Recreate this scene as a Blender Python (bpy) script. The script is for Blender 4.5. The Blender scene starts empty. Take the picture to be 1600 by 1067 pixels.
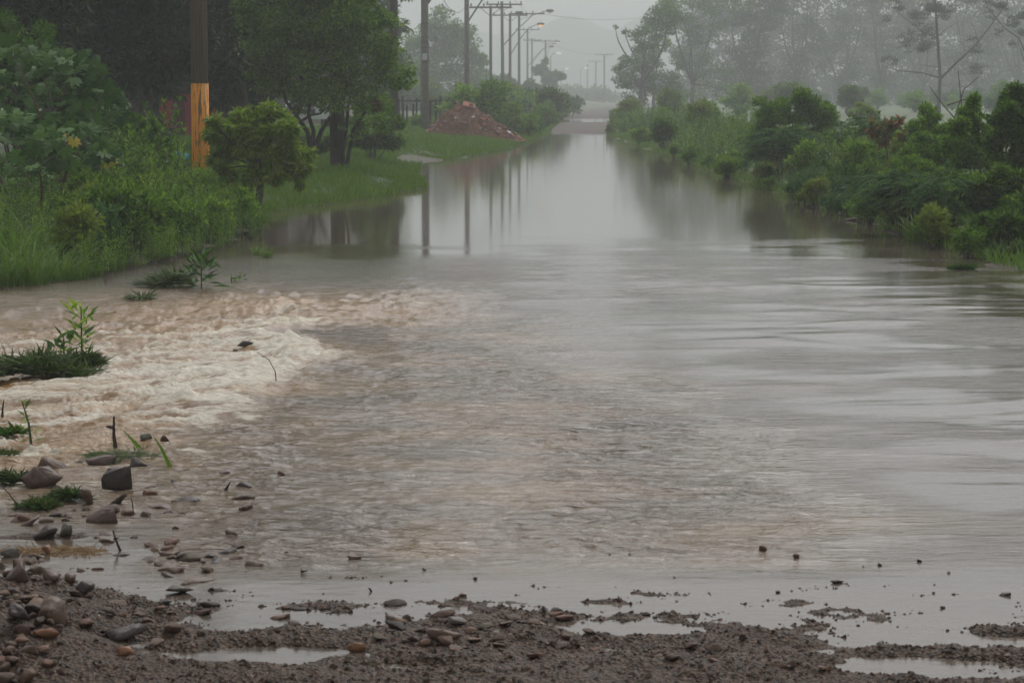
import bpy, bmesh, math, random
import numpy as np
from mathutils import Vector, Matrix

R = np.random.default_rng(7)
random.seed(7)
sc = bpy.context.scene
COL = sc.collection

# ------------------------------------------------------------------ camera model
F = 3400.0; CX, CY = 800.0, 533.5; CAMZ = 1.7
TH = math.atan((533.5 - 150.0) / F)
CT, ST = math.cos(TH), math.sin(TH)

def ray(px, py):
    u = (px - CX) / F; v = -(py - CY) / F
    return (u, CT + v * ST, -ST + v * CT)

def gp(px, py, z=0.0):
    """photo pixel -> world point on the level z"""
    d = ray(px, py); t = (z - CAMZ) / d[2]
    return (d[0] * t, d[1] * t, z)

def dp(px, py, Y):
    """photo pixel -> world point at distance Y"""
    d = ray(px, py); t = Y / d[1]
    return (d[0] * t, Y, CAMZ + d[2] * t)

# ------------------------------------------------------------------ object helpers
def tag(o, label=None, cat=None, group=None, kind=None):
    if label: o['label'] = label
    if cat: o['category'] = cat
    if group: o['group'] = group
    if kind: o['kind'] = kind
    return o

def empty(name, loc=(0, 0, 0), rz=0.0, s=1.0):
    o = bpy.data.objects.new(name, None); COL.objects.link(o)
    o.location = loc; o.rotation_euler = (0, 0, rz); o.scale = (s, s, s)
    o.empty_display_size = .1
    return o

def copy_tree(o, parent=None):
    c = o.copy(); COL.objects.link(c)
    if parent: c.parent = parent
    for ch in list(o.children): copy_tree(ch, c)
    return c

def mesh_np(name, V, Fc, mat, parent=None, smooth=False, n=None, attrs=None):
    """V (N,3), Fc (M,k) index array"""
    V = np.asarray(V, dtype=np.float32); Fc = np.asarray(Fc, dtype=np.int32)
    me = bpy.data.meshes.new(name)
    me.vertices.add(len(V)); me.vertices.foreach_set('co', V.ravel())
    k = Fc.shape[1]
    me.loops.add(Fc.size); me.loops.foreach_set('vertex_index', Fc.ravel())
    me.polygons.add(len(Fc))
    me.polygons.foreach_set('loop_start', np.arange(0, Fc.size, k, dtype=np.int32))
    me.polygons.foreach_set('loop_total', np.full(len(Fc), k, dtype=np.int32))
    me.polygons.foreach_set('use_smooth', np.full(len(Fc), smooth, dtype=bool))
    me.materials.append(mat)
    if attrs:
        for an, av in attrs.items():
            a = me.attributes.new(an, 'FLOAT', 'POINT')
            a.data.foreach_set('value', np.asarray(av, dtype=np.float32).ravel())
    me.update(calc_edges=True); me.validate()
    o = bpy.data.objects.new(name, me); COL.objects.link(o)
    if parent: o.parent = parent
    return o

class MB:
    """collects pieces (tri/quad lists) and builds ONE mesh"""
    def __init__(s): s.v = []; s.f = []; s.n = 0
    def add(s, V, Fc):
        V = np.asarray(V, float).reshape(-1, 3)
        for f in Fc: s.f.append([int(i) + s.n for i in f])
        s.v.append(V); s.n += len(V)
    def box(s, c, d, rz=0.0, rx=0.0, ry=0.0, taper=1.0):
        x, y, z = d[0] / 2, d[1] / 2, d[2] / 2
        P = [(-x, -y, -z), (x, -y, -z), (x, y, -z), (-x, y, -z),
             (-x * taper, -y * taper, z), (x * taper, -y * taper, z), (x * taper, y * taper, z), (-x * taper, y * taper, z)]
        m = Matrix.Rotation(rz, 3, 'Z') @ Matrix.Rotation(ry, 3, 'Y') @ Matrix.Rotation(rx, 3, 'X')
        P = [tuple(m @ Vector(p) + Vector(c)) for p in P]
        s.add(P, [(0, 3, 2, 1), (4, 5, 6, 7), (0, 1, 5, 4), (1, 2, 6, 5), (2, 3, 7, 6), (3, 0, 4, 7)])
    def tube(s, pts, rad, k=7):
        pts = [Vector(p) for p in pts]
        if not hasattr(rad, '__len__'): rad = [rad] * len(pts)
        V = []; Fc = []
        for i, p in enumerate(pts):
            a = pts[max(i - 1, 0)]; b = pts[min(i + 1, len(pts) - 1)]
            t = (b - a).normalized() if (b - a).length > 1e-9 else Vector((0, 0, 1))
            ref = Vector((0, 1, 0)) if abs(t.y) < .8 else Vector((1, 0, 0))
            u = t.cross(ref).normalized(); w = t.cross(u)
            for j in range(k):
                an = 2 * math.pi * j / k
                V.append(p + (u * math.cos(an) + w * math.sin(an)) * rad[i])
        for i in range(len(pts) - 1):
            for j in range(k):
                a = i * k + j; b = i * k + (j + 1) % k
                Fc.append((a, b, b + k, a + k))
        n = len(V); V.append(pts[0]); V.append(pts[-1])
        for j in range(k):
            Fc.append((n, (j + 1) % k, j)); e = (len(pts) - 1) * k
            Fc.append((n + 1, e + j, e + (j + 1) % k))
        s.add([tuple(q) for q in V], Fc)
    def build(s, name, mat, parent=None, smooth=False, bevel=0):
        me = bpy.data.meshes.new(name)
        V = np.concatenate(s.v) if s.v else np.zeros((0, 3))
        me.from_pydata([tuple(q) for q in V], [], s.f); me.materials.append(mat)
        if smooth:
            me.polygons.foreach_set('use_smooth', np.ones(len(me.polygons), dtype=bool))
        me.update()
        if bevel:
            bm = bmesh.new(); bm.from_mesh(me)
            bmesh.ops.recalc_face_normals(bm, faces=bm.faces)
            bmesh.ops.bevel(bm, geom=list(bm.edges), offset=bevel, segments=2, affect='EDGES')
            bm.to_mesh(me); bm.free()
        o = bpy.data.objects.new(name, me); COL.objects.link(o)
        if parent: o.parent = parent
        return o

# ------------------------------------------------------------------ noise
_perm = np.random.default_rng(3).permutation(256)
_perm = np.concatenate([_perm, _perm])
def pn(x, y, s=0):
    x = np.asarray(x, float) + s * 17.31; y = np.asarray(y, float) + s * 9.17
    xi = np.floor(x).astype(int); yi = np.floor(y).astype(int)
    xf = x - xi; yf = y - yi; xi &= 255; yi &= 255
    def g(ix, iy, dx, dy):
        h = _perm[(_perm[ix & 255] + iy) & 255] * (2 * math.pi / 256)
        return np.cos(h) * dx + np.sin(h) * dy
    u = xf ** 3 * (xf * (xf * 6 - 15) + 10); v = yf ** 3 * (yf * (yf * 6 - 15) + 10)
    a = g(xi, yi, xf, yf); b = g(xi + 1, yi, xf - 1, yf)
    c = g(xi, yi + 1, xf, yf - 1); d = g(xi + 1, yi + 1, xf - 1, yf - 1)
    return ((a + u * (b - a)) * (1 - v) + (c + u * (d - c)) * v) * 1.5
def fbm(x, y, o=4, s=0, lac=2.03, gain=.5):
    r = 0; a = 1
    for i in range(o):
        r = r + a * pn(x, y, s + i * 3); x = x * lac; y = y * lac; a *= gain
    return r
def ridged(x, y, o=3, s=0):
    r = 0; a = 1
    for i in range(o):
        r = r + a * (1 - np.abs(pn(x, y, s + i * 5)) * 2.2); x = x * 2.1; y = y * 2.1; a *= .5
    return r / 1.75
def sst(a, b, x):
    t = np.clip((np.asarray(x, float) - a) / (b - a), 0, 1); return t * t * (3 - 2 * t)

# ------------------------------------------------------------------ materials
def newmat(name):
    m = bpy.data.materials.new(name); m.use_nodes = True
    nt = m.node_tree; b = nt.nodes['Principled BSDF']
    return m, nt, b
def N(nt, t, **kw):
    n = nt.nodes.new(t)
    for k, v in kw.items():
        if k in n.inputs: n.inputs[k].default_value = v
        else: setattr(n, k, v)
    return n
def ramp(nt, stops):
    n = nt.nodes.new('ShaderNodeValToRGB'); e = n.color_ramp.elements
    while len(e) < len(stops): e.new(.5)
    for i, (p, c) in enumerate(stops):
        e[i].position = p; e[i].color = (*c, 1)
    return n
def L(nt, a, b): nt.links.new(a, b)

def leafmat(name, stops, rough=.45, trans=.40):
    m, nt, b = newmat(name)
    g = N(nt, 'ShaderNodeNewGeometry'); r = ramp(nt, stops)
    oi = N(nt, 'ShaderNodeObjectInfo')
    mm = N(nt, 'ShaderNodeMath', operation='MULTIPLY_ADD'); mm.inputs[1].default_value = .75
    mo = N(nt, 'ShaderNodeMath', operation='MULTIPLY'); mo.inputs[1].default_value = .25
    L(nt, oi.outputs['Random'], mo.inputs[0]); L(nt, g.outputs['Random Per Island'], mm.inputs[0]); L(nt, mo.outputs[0], mm.inputs[2])
    L(nt, mm.outputs[0], r.inputs[0]); L(nt, r.outputs[0], b.inputs['Base Color'])
    b.inputs['Roughness'].default_value = rough
    b.inputs['Specular IOR Level'].default_value = .2
    t = N(nt, 'ShaderNodeBsdfTranslucent'); L(nt, r.outputs[0], t.inputs[0])
    mx = N(nt, 'ShaderNodeMixShader'); mx.inputs[0].default_value = trans
    L(nt, b.outputs[0], mx.inputs[1]); L(nt, t.outputs[0], mx.inputs[2])
    L(nt, mx.outputs[0], nt.nodes['Material Output'].inputs[0])
    return m
def solid(name, col, rough=.6, noise=0.0, scale=8, col2=None, bump=0.0, metal=0, stretch=None):
    m, nt, b = newmat(name)
    b.inputs['Base Color'].default_value = (*col, 1); b.inputs['Roughness'].default_value = rough
    b.inputs['Metallic'].default_value = metal
    tc = N(nt, 'ShaderNodeTexCoord'); mp = N(nt, 'ShaderNodeMapping')
    L(nt, tc.outputs['Object'], mp.inputs[0])
    if stretch: mp.inputs['Scale'].default_value = stretch
    nz = N(nt, 'ShaderNodeTexNoise', Scale=scale, Detail=6.0, Roughness=.6)
    L(nt, mp.outputs[0], nz.inputs['Vector'])
    if col2 is not None:
        r = ramp(nt, [(.35, col), (.65, col2)]); L(nt, nz.outputs[0], r.inputs[0]); L(nt, r.outputs[0], b.inputs['Base Color'])
    if bump:
        bp = N(nt, 'ShaderNodeBump', Strength=bump, Distance=.02); L(nt, nz.outputs[0], bp.inputs['Height']); L(nt, bp.outputs[0], b.inputs['Normal'])
    return m

LM = {}
LM['dark'] = leafmat('leaf_dark', [(0, (.014, .034, .009)), (.5, (.024, .058, .013)), (.9, (.045, .10, .022)), (1, (.10, .17, .04))], trans=.12)
LM['mid'] = leafmat('leaf_mid', [(0, (.028, .075, .009)), (.45, (.07, .15, .016)), (.85, (.16, .28, .03)), (1, (.30, .40, .05))])
LM['fresh'] = leafmat('leaf_fresh', [(0, (.13, .23, .02)), (.5, (.21, .32, .03)), (1, (.36, .44, .06))])
LM['weed'] = leafmat('leaf_weed', [(0, (.05, .115, .012)), (.45, (.13, .26, .024)), (.8, (.26, .42, .045)), (1, (.42, .55, .08))])
LM['castor'] = leafmat('leaf_castor', [(0, (.028, .08, .008)), (.6, (.055, .14, .014)), (1, (.13, .25, .03))], rough=.6, trans=.2)
LM['feather'] = leafmat('leaf_feather', [(0, (.05, .12, .035)), (.5, (.08, .175, .05)), (1, (.13, .24, .07))], rough=.75)
LM['euc'] = leafmat('leaf_grey', [(0, (.05, .065, .03)), (1, (.09, .11, .06))])
LM['grass'] = leafmat('leaf_grass', [(0, (.08, .17, .018)), (.6, (.13, .24, .03)), (.95, (.20, .29, .05)), (1, (.33, .29, .12))])
LM['fresh2'] = leafmat('leaf_fresh_green', [(0, (.09, .16, .02)), (.5, (.17, .25, .03)), (1, (.30, .36, .05))])
LM['drift'] = leafmat('leaf_drift', [(0, (.04, .035, .015)), (.35, (.05, .09, .02)), (.8, (.09, .16, .03)), (1, (.20, .16, .07))])
LM['straw'] = leafmat('leaf_straw', [(0, (.15, .08, .03)), (.5, (.24, .14, .05)), (1, (.36, .24, .09))])
LM['yellow'] = leafmat('leaf_yellow', [(0, (.45, .36, .04)), (1, (.55, .45, .06))])
LM['red'] = leafmat('leaf_red', [(0, (.08, .15, .03)), (.55, (.11, .16, .04)), (.7, (.33, .12, .03)), (1, (.45, .10, .04))])
BARK = solid('bark', (.045, .036, .028), .85, scale=9, col2=(.085, .07, .055), bump=.7, stretch=(3, 3, .6))
BARKL = solid('bark_grey', (.07, .062, .052), .85, scale=6, col2=(.12, .105, .09), bump=.5, stretch=(3, 3, .6))
STEM = solid('green_stem', (.05, .075, .03), .6)
TWIG = solid('brown_twig', (.05, .03, .02), .7)
WOODP = solid('weathered_pole_wood', (.12, .088, .062), .85, scale=5, col2=(.19, .145, .105), bump=.5, stretch=(8, 8, .35))
CONC = solid('pole_concrete', (.20, .175, .155), .8, scale=5, col2=(.27, .24, .215), bump=.2)
METAL = solid('grey_metal', (.18, .18, .18), .45, metal=.6)
DARKM = solid('dark_fitting', (.03, .03, .03), .5)

# orange painted wood (worn patches of bare wood)
def orangemat():
    m, nt, b = newmat('worn_orange_paint')
    tc = N(nt, 'ShaderNodeTexCoord'); mp = N(nt, 'ShaderNodeMapping'); mp.inputs['Scale'].default_value = (9, 9, .9)
    L(nt, tc.outputs['Object'], mp.inputs[0])
    nz = N(nt, 'ShaderNodeTexNoise', Scale=2.6, Detail=8.0, Roughness=.65, Distortion=.4); L(nt, mp.outputs[0], nz.inputs['Vector'])
    r = ramp(nt, [(.0, (.85, .37, .012)), (.52, (.75, .28, .008)), (.57, (.12, .085, .03)), (1, (.07, .06, .035))])
    L(nt, nz.outputs[0], r.inputs[0]); L(nt, r.outputs[0], b.inputs['Base Color'])
    b.inputs['Roughness'].default_value = .6
    bp = N(nt, 'ShaderNodeBump', Strength=.5, Distance=.01); L(nt, nz.outputs[0], bp.inputs['Height']); L(nt, bp.outputs[0], b.inputs['Normal'])
    return m
ORANGE = orangemat()

def rockmat(name, per='obj', gain=1.0):
    m, nt, b = newmat(name)
    if per == 'obj':
        src = N(nt, 'ShaderNodeObjectInfo').outputs['Random']
    else:
        src = N(nt, 'ShaderNodeNewGeometry').outputs['Random Per Island']
    g = gain
    r = ramp(nt, [(0, (.04 * g, .025 * g, .018 * g)), (.25, (.085 * g, .046 * g, .032 * g)), (.45, (.13 * g, .072 * g, .045 * g)), (.62, (.10 * g, .075 * g, .044 * g)),
                  (.8, (.13 * g, .08 * g, .055 * g)), (.92, (.20 * g, .10 * g, .065 * g)), (1, (.22 * g, .15 * g, .10 * g))])
    L(nt, src, r.inputs[0])
    tc = N(nt, 'ShaderNodeTexCoord')
    nz = N(nt, 'ShaderNodeTexNoise', Scale=14.0, Detail=8.0, Roughness=.65); L(nt, tc.outputs['Object'], nz.inputs['Vector'])
    mr = N(nt, 'ShaderNodeMapRange'); mr.inputs[1].default_value = .3; mr.inputs[2].default_value = .7; mr.inputs[3].default_value = .65; mr.inputs[4].default_value = 1.35
    L(nt, nz.outputs[0], mr.inputs[0])
    mx = N(nt, 'ShaderNodeMix', data_type='RGBA', blend_type='MULTIPLY'); mx.inputs[0].default_value = 1
    L(nt, r.outputs[0], mx.inputs[6]); L(nt, mr.outputs[0], mx.inputs[7]); L(nt, mx.outputs[2], b.inputs['Base Color'])
    b.inputs['Roughness'].default_value = .42; b.inputs['Specular IOR Level'].default_value = .22
    bp = N(nt, 'ShaderNodeBump', Strength=.6, Distance=.006); L(nt, nz.outputs[0], bp.inputs['Height']); L(nt, bp.outputs[0], b.inputs['Normal'])
    return m
ROCK = rockmat('wet_stone', gain=.8); PEB = rockmat('wet_pebbles', 'isl', .62)
def tinted(name, col, col2, rough=.4):
    return solid(name, col, .5, scale=16, col2=col2, bump=.5)
R_DARK = tinted('stone_dark', (.026, .017, .013), (.052, .034, .026))
R_BROWN = tinted('stone_brown', (.08, .044, .026), (.125, .073, .045))
R_ORANGE = tinted('stone_orange', (.17, .07, .03), (.26, .12, .055))
R_PURP = tinted('stone_purple', (.07, .042, .030), (.115, .072, .052))
R_GREY = tinted('stone_grey', (.075, .066, .05), (.12, .105, .08))

# ------------------------------------------------------------------ terrain and water shape
XL = np.array([(4, -2.6), (6, -2.6), (7.5, -2.7), (8.6, -3.2), (10, -5), (12, -6), (17.2, -6.3), (18.6, -4.9), (20, -4.15), (22.2, -3.65), (26, -3.35), (29, -3.5), (32, -3.7),
               (34, -3.1), (37, -2.3), (40.5, -1.75), (43, -1.9), (46, -2.2), (50, -2.3), (54, -2.4), (58, -1.9), (66, -.9), (74, 0), (89, .9), (100, 1.6), (144, 3.2), (170, 4.6), (250, 9), (400, 19), (1000, 60)])
XR = np.array([(4, 9), (15, 7), (19, 5.6), (21.4, 4.95), (24, 4.85), (34, 4.75), (46, 4.6), (70, 4.4), (96, 4.2), (115, 5.2), (144, 6.3), (170, 8.2), (250, 15), (400, 28), (1000, 80)])
def bank(x, y):
    jit = .18 * fbm(x * .0 + y * .9, y * .9, 3, 4) * np.clip(y / 30, .5, 2)
    xl = np.interp(y, XL[:, 0], XL[:, 1]) + jit; xr = np.interp(y, XR[:, 0], XR[:, 1]) + jit * .8
    return xl - x, x - xr       # positive = on land
PUDDLES = [(1450, 1046, 150, 17), (1405, 996, 115, 14), (430, 1026, 120, 13), (990, 985, 90, 10), (1500, 970, 60, 8), (620, 1045, 60, 6)]
def ground_h(x, y):
    x = np.asarray(x, float); y = np.asarray(y, float)
    sl, sr = bank(x, y)
    s = np.maximum(sl, sr)
    h = -.28 + .28 * sst(-2.2, .0, s) + .22 * sst(0, 1.6, s) + .35 * sst(1.5, 7, s)
    lump = fbm(x * .7, y * .7, 4, 9)
    h = h + .035 * lump * sst(-.5, 1.5, s)
    # mud bar across the road far away
    bar = sst(95, 103, y + 1.2 * (x - 3)) * (1 - sst(132, 142, y)) + sst(158, 170, y)
    h = np.maximum(h, -.28 + .40 * bar + .02 * lump)
    # near shore of gravel (slopes up towards the camera)
    edge = np.interp(x, [-3, -1.6, -1.2, -.7, -.3, .2, .9, 1.4, 2.0, 3], [7.6, 7.3, 6.90, 7.04, 7.17, 7.16, 7.06, 6.9, 6.92, 6.95])
    near = .042 * (edge - .16 - y) + .024 * fbm(x * 2.6, y * 4.6, 4, 21) + .009 * fbm(x * 11, y * 13, 3, 31)
    near = np.where(near > 0, near, near * 1.3)
    near = near + .10 * np.exp(-(((x + 1.72) / .42) ** 2 + ((y - 6.95) / .5) ** 2))
    near = near + .05 * np.exp(-(((x + 1.85) / .3) ** 2 + ((y - 8.3) / .16) ** 2)) * 1.6
    for (px, py, w, hh) in PUDDLES:
        c = gp(px, py); a = gp(px + w, py)[0] - c[0]; b = (gp(px, py - hh)[1] - gp(px, py + hh)[1]) / 2
        r2 = ((x - c[0]) / a) ** 2 + ((y - c[1]) / b) ** 2 + .25 * fbm(x * 9, y * 9, 2, 5)
        near = near - .045 * np.exp(-r2 ** 2 * .6)
    k = 1 - sst(9.5, 12, y)
    h = np.where(y < 12, np.maximum(h, near * k + (1 - k) * -.3), h)
    h = np.where(y < 5.5, h + .02 * (5.5 - y) * .3, h)
    # small pools lying in the grass beside the thick pole
    for (px, py, w, hh) in [(590, 287, 26, 3), (505, 282, 16, 3)]:
        c = gp(px, py, .1); a = w * c[1] / F * .8; b = 1.0
        h = h - .28 * np.exp(-(((x - c[0]) / a) ** 2 + ((y - c[1]) / b) ** 2))
    return h

t = np.linspace(-1, 1, 760); xs = 1.15 * np.sinh(np.arcsinh(900 / 1.15) * t)
ty = np.linspace(-np.arcsinh(65 / 1.2), np.arcsinh(1290 / 1.2), 640); ys = 7.2 + 1.2 * np.sinh(ty)
GX, GY = np.meshgrid(xs, ys)
GZ = ground_h(GX, GY)
sl, sr = bank(GX, GY)
VEG = sst(-.1, .5, np.maximum(sl, sr) + .25 * fbm(GX * 1.3, GY * 1.3, 3, 2)) * sst(12, 17, GY)
VEG = VEG * (1 - .85 * np.exp(-(((GX + 2.3) / .8) ** 2 + ((GY - 56) / 3.5) ** 2)))
nr, nc = GX.shape
idx = np.arange(nr * nc).reshape(nr, nc)
FQ = np.stack([idx[:-1, :-1], idx[:-1, 1:], idx[1:, 1:], idx[1:, :-1]], -1).reshape(-1, 4)

m, nt, b = newmat('muddy_gravel_and_turf'); GROUND = m
at = N(nt, 'ShaderNodeAttribute', attribute_name='veg'); tc = N(nt, 'ShaderNodeTexCoord')
n1 = N(nt, 'ShaderNodeTexNoise', Scale=3.0, Detail=8.0, Roughness=.65); L(nt, tc.outputs['Object'], n1.inputs['Vector'])
n2 = N(nt, 'ShaderNodeTexVoronoi', Scale=75.0); L(nt, tc.outputs['Object'], n2.inputs['Vector'])
rv = ramp(nt, [(0, (.018, .0115, .0075)), (.45, (.042, .026, .016)), (.8, (.068, .041, .025)), (1, (.11, .07, .045))])
sv = N(nt, 'ShaderNodeSeparateColor'); L(nt, n2.outputs['Color'], sv.inputs[0]); L(nt, sv.outputs[0], rv.inputs[0])
rg = ramp(nt, [(.3, (.04, .075, .015)), (.55, (.06, .10, .02)), (.75, (.09, .095, .04))]); L(nt, n1.outputs[0], rg.inputs[0])
mx = N(nt, 'ShaderNodeMix', data_type='RGBA'); L(nt, at.outputs['Fac'], mx.inputs[0]); L(nt, rv.outputs[0], mx.inputs[6]); L(nt, rg.outputs[0], mx.inputs[7])
L(nt, mx.outputs[2], b.inputs['Base Color']); b.inputs['Roughness'].default_value = .55; b.inputs['Specular IOR Level'].default_value = .15
bp = N(nt, 'ShaderNodeBump', Strength=.8, Distance=.01); L(nt, n2.outputs['Distance'], bp.inputs['Height']); L(nt, bp.outputs[0], b.inputs['Normal'])
g = mesh_np('ground', np.stack([GX, GY, GZ], -1).reshape(-1, 3), FQ, GROUND, smooth=True, attrs={'veg': VEG})
tag(g, kind='structure')

# ---- water sheet -------------------------------------------------
def water_fields(x, y):
    """height, foam, ripple"""
    # left edge of the road, where the water spills over
    ex = np.interp(y, [6, 8, 9.8, 11.8, 14.1, 15.4, 16.5, 17.6, 18.9, 21], [-1.15, -1.17, -1.24, -1.25, -1.22, -1.34, -1.36, -1.5, -1.9, -3])
    ex = ex + .26 * pn(y * .8, y * .3, 3) + .12 * pn(y * 3, y, 8) + .10 * fbm(x * 2.5, y * 2.5, 3, 9)
    o = ex - x                                    # distance past the edge
    spill = sst(-.05, .9, o)
    along = sst(8.3, 9.6, y) * (1 - sst(17.2, 18.8, y))
    h = -.13 * sst(-.1, 3.2, o) * along
    # coordinates turned along the flow (leftwards, a little towards the camera)
    c, s_ = math.cos(math.radians(12)), math.sin(math.radians(12))
    fx = x * c + y * s_; fy = -x * s_ + y * c
    wx = .25 * fbm(x * 1.2, y * 1.2, 2, 40); wy = .25 * fbm(x * 1.2, y * 1.2, 2, 41)
    turb = along * spill * (1 - .6 * sst(16.2, 17.6, y) * (1 - sst(-3, -1.8, x))) * (1 - .55 * sst(1.6, 4.5, o)) * sst(8.6, 11.5, y)
    tn = ridged((fx + wx) * 2.1, (fy + wy) * 3.9, 4, 11) - .45
    tn2 = fbm((fx + wx) * 6, (fy + wy) * 8, 3, 14)
    sm = fbm((fx + wx) * 2.2, (fy + wy) * 7.5, 4, 18)
    h = h + turb * (.036 * tn + .013 * tn2 + .030 * sm)
    # the boil where the sheet plunges over the road edge
    boil = along * np.exp(-((o - .30) / .30) ** 2) * sst(11, 13, y) * (.35 + .65 * sst(-.35, .4, fbm(y * .9, x * 1.2, 3, 19)))
    h = h + boil * (.05 + .05 * fbm(x * 5, y * 4, 3, 17))
    # brown standing waves upstream of it
    yn = y + .5 * fbm(x * .8, y * .5, 2, 92)
    st = sst(15.4, 16.8, yn) * (1 - sst(17.6, 20.8, yn)) * (1 - sst(-.9, .15, x)) * (.45 + .55 * sst(-4.2, -2.0, x))
    h = h + st * (.042 * (ridged(fx * 1.25 + wx, fy * 1.9 + wy, 3, 23) - .45) + .02 * fbm(fx * 5, fy * 6, 3, 24))
    # thin choppy water running over the road
    ch = sst(-.3, .1, -o) * (1 - sst(.35, 1.9, x + .12 * (y - 10) - .3 * fbm(x * .9, y * .6, 2, 6))) * sst(7.4, 8.2, y) * (1 - sst(14.5, 18.5, y))
    patch = .55 + .6 * sst(-.2, .5, fbm(x * .8, y * .5, 3, 77))
    fx2 = x * .94 + y * .34; fy2 = -x * .34 + y * .94
    h = h + ch * patch * (.010 * fbm(fx2 * 2.2 + wx * 3, fy2 * 5.0 + wy * 3, 3, 49, gain=.6) + .008 * fbm(fx2 * 4.0 + wx * 3, fy2 * 8 + wy * 3, 3, 50, gain=.6) + .0045 * fbm(fx2 * 9.0 + wx * 4, fy2 * 14.0 + wy * 4, 2, 52, gain=.6))
    sw = sst(7.6, 9.5, y) * (1 - sst(18, 24, y)) * sst(-1.2, -.3, x)
    h = h + sw * .010 * sst(.1, .75, fbm(x * .55 + .1 * y, y * 1.5 - x * .25, 2, 88)) * (1 - .6 * sst(3, 6, x))
    # long low wavelets over the open part
    op = sst(7.6, 9, y) * (1 - sst(19, 28, y)) * sst(-.5, .6, x)
    lw = fbm(x * .7 + y * .1, (y - .16 * x) * 3.0 + .5 * pn(x * .5, y * .5, 60), 4, 61, gain=.55)
    h = h + op * .0050 * lw * (.35 + .65 * sst(-.3, .5, fbm(x * .3, y * .3, 2, 62)))
    # shallow left foreground between the stones
    lf = (1 - sst(-.2, .3, -o)) * (1 - sst(10.5, 13, y)) * sst(8, 9.2, y)
    h = h + lf * .012 * fbm(fx * 4 + wx, fy * 6, 4, 70)
    # foam: where water is broken
    f0 = fbm((fx + wx) * 1.8, (fy + wy) * 3.6, 4, 33)
    body = along * sst(.02, .3, o) * sst(8.7, 10.6, y) * (1 - sst(16.3, 17.3, y))
    core = np.exp(-((o - .8) / 1.05) ** 2) * np.exp(-((y - 13.6) / 2.6) ** 2)
    foam = body * (.02 + .50 * core + .40 * f0 + .42 * sm + .30 * tn) + boil * (.72 + .3 * f0)
    foam = foam + body * .25 * (tn > .1) * tn
    foam = foam + st * .25 * sst(.35, .8, tn2 + .3 * f0) + lf * along * .28 * sst(.15, .8, f0)
    foam = foam * sst(-.06, .06, o + .12 * st)
    rough = np.clip(turb * .9 + st * .85 + boil + ch * (.18 + .30 * sst(-.2, .5, fbm(x * 1.1, y * 1.3, 3, 79))) + lf * .3, 0, 1)
    calm = sst(20.0, 25.5, y + 1.5 * fbm(x * .55, y * .45, 3, 90)) + .6 * sst(1.5, 3, x) * (1 - sst(15.5, 17, y))
    chop = np.clip(ch * (.35 + .8 * patch * (.6 + .8 * sst(-.4, .5, fbm(x * .9, y * .55, 3, 83)))) + .34 * (1 - np.clip(calm, 0, 1)) ** 1.5 * sst(16.5, 18.5, y) * (1 - sst(.2, 3.2, x)) + .8 * lf + op * .22 * sst(-.2, .5, fbm(x * .5, y * .9, 3, 64)), 0, 1.2)
    return h, np.clip(foam, 0, 1), rough, calm, chop

inv = np.linspace(1 / 5.4, 1 / 75., 760); wy_ = np.concatenate([1 / inv, np.geomspace(78, 960, 70)])
wu = np.linspace(-.34, .34, 1100); wu = np.concatenate([np.linspace(-.9, -.345, 30), wu, np.linspace(.345, .9, 30)])
WX = wy_[:, None] * wu[None, :]; WY = np.repeat(wy_[:, None], len(wu), 1)
WX = np.clip(WX, -680, 680)
WH, WF, WR, WC, WK = water_fields(WX, WY)
nr, nc = WX.shape; idx = np.arange(nr * nc).reshape(nr, nc)
FQ = np.stack([idx[:-1, :-1], idx[:-1, 1:], idx[1:, 1:], idx[1:, :-1]], -1).reshape(-1, 4)

m, nt, b = newmat('muddy_flood_water'); WATER = m
tc = N(nt, 'ShaderNodeTexCoord')
af = N(nt, 'ShaderNodeAttribute', attribute_name='foam'); ar = N(nt, 'ShaderNodeAttribute', attribute_name='rough'); ac = N(nt, 'ShaderNodeAttribute', attribute_name='calm')
mp = N(nt, 'ShaderNodeMapping'); mp.inputs['Scale'].default_value = (.62, 2.5, 1); mp.inputs['Rotation'].default_value = (0, 0, math.radians(-14))
L(nt, tc.outputs['Object'], mp.inputs[0])
fn = N(nt, 'ShaderNodeTexNoise', Scale=12.0, Detail=9.0, Roughness=.76, Distortion=1.3); L(nt, mp.outputs[0], fn.inputs['Vector'])
ad = N(nt, 'ShaderNodeMath', operation='MULTIPLY_ADD'); L(nt, fn.outputs[0], ad.inputs[0]); ad.inputs[1].default_value = 2.0; L(nt, af.outputs['Fac'], ad.inputs[2])
fr = N(nt, 'ShaderNodeMapRange', interpolation_type='SMOOTHSTEP'); fr.inputs[1].default_value = 1.22; fr.inputs[2].default_value = 1.85
L(nt, ad.outputs[0], fr.inputs[0])
big = N(nt, 'ShaderNodeTexNoise', Scale=.9, Detail=3.0); L(nt, mp.outputs[0], big.inputs['Vector'])
rb = ramp(nt, [(.3, (.085, .070, .056)), (.7, (.12, .092, .068))]); L(nt, big.outputs[0], rb.inputs[0])
rb2 = ramp(nt, [(.3, (.19, .108, .042)), (.7, (.32, .185, .066))]); L(nt, big.outputs[0], rb2.inputs[0])
mt = N(nt, 'ShaderNodeMix', data_type='RGBA'); L(nt, ar.outputs['Fac'], mt.inputs[0]); L(nt, rb.outputs[0], mt.inputs[6]); L(nt, rb2.outputs[0], mt.inputs[7])
fm = N(nt, 'ShaderNodeMix', data_type='RGBA'); L(nt, fr.outputs[0], fm.inputs[0]); L(nt, mt.outputs[2], fm.inputs[6]); fm.inputs[7].default_value = (.90, .84, .70, 1)
L(nt, fm.outputs[2], b.inputs['Base Color'])
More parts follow.
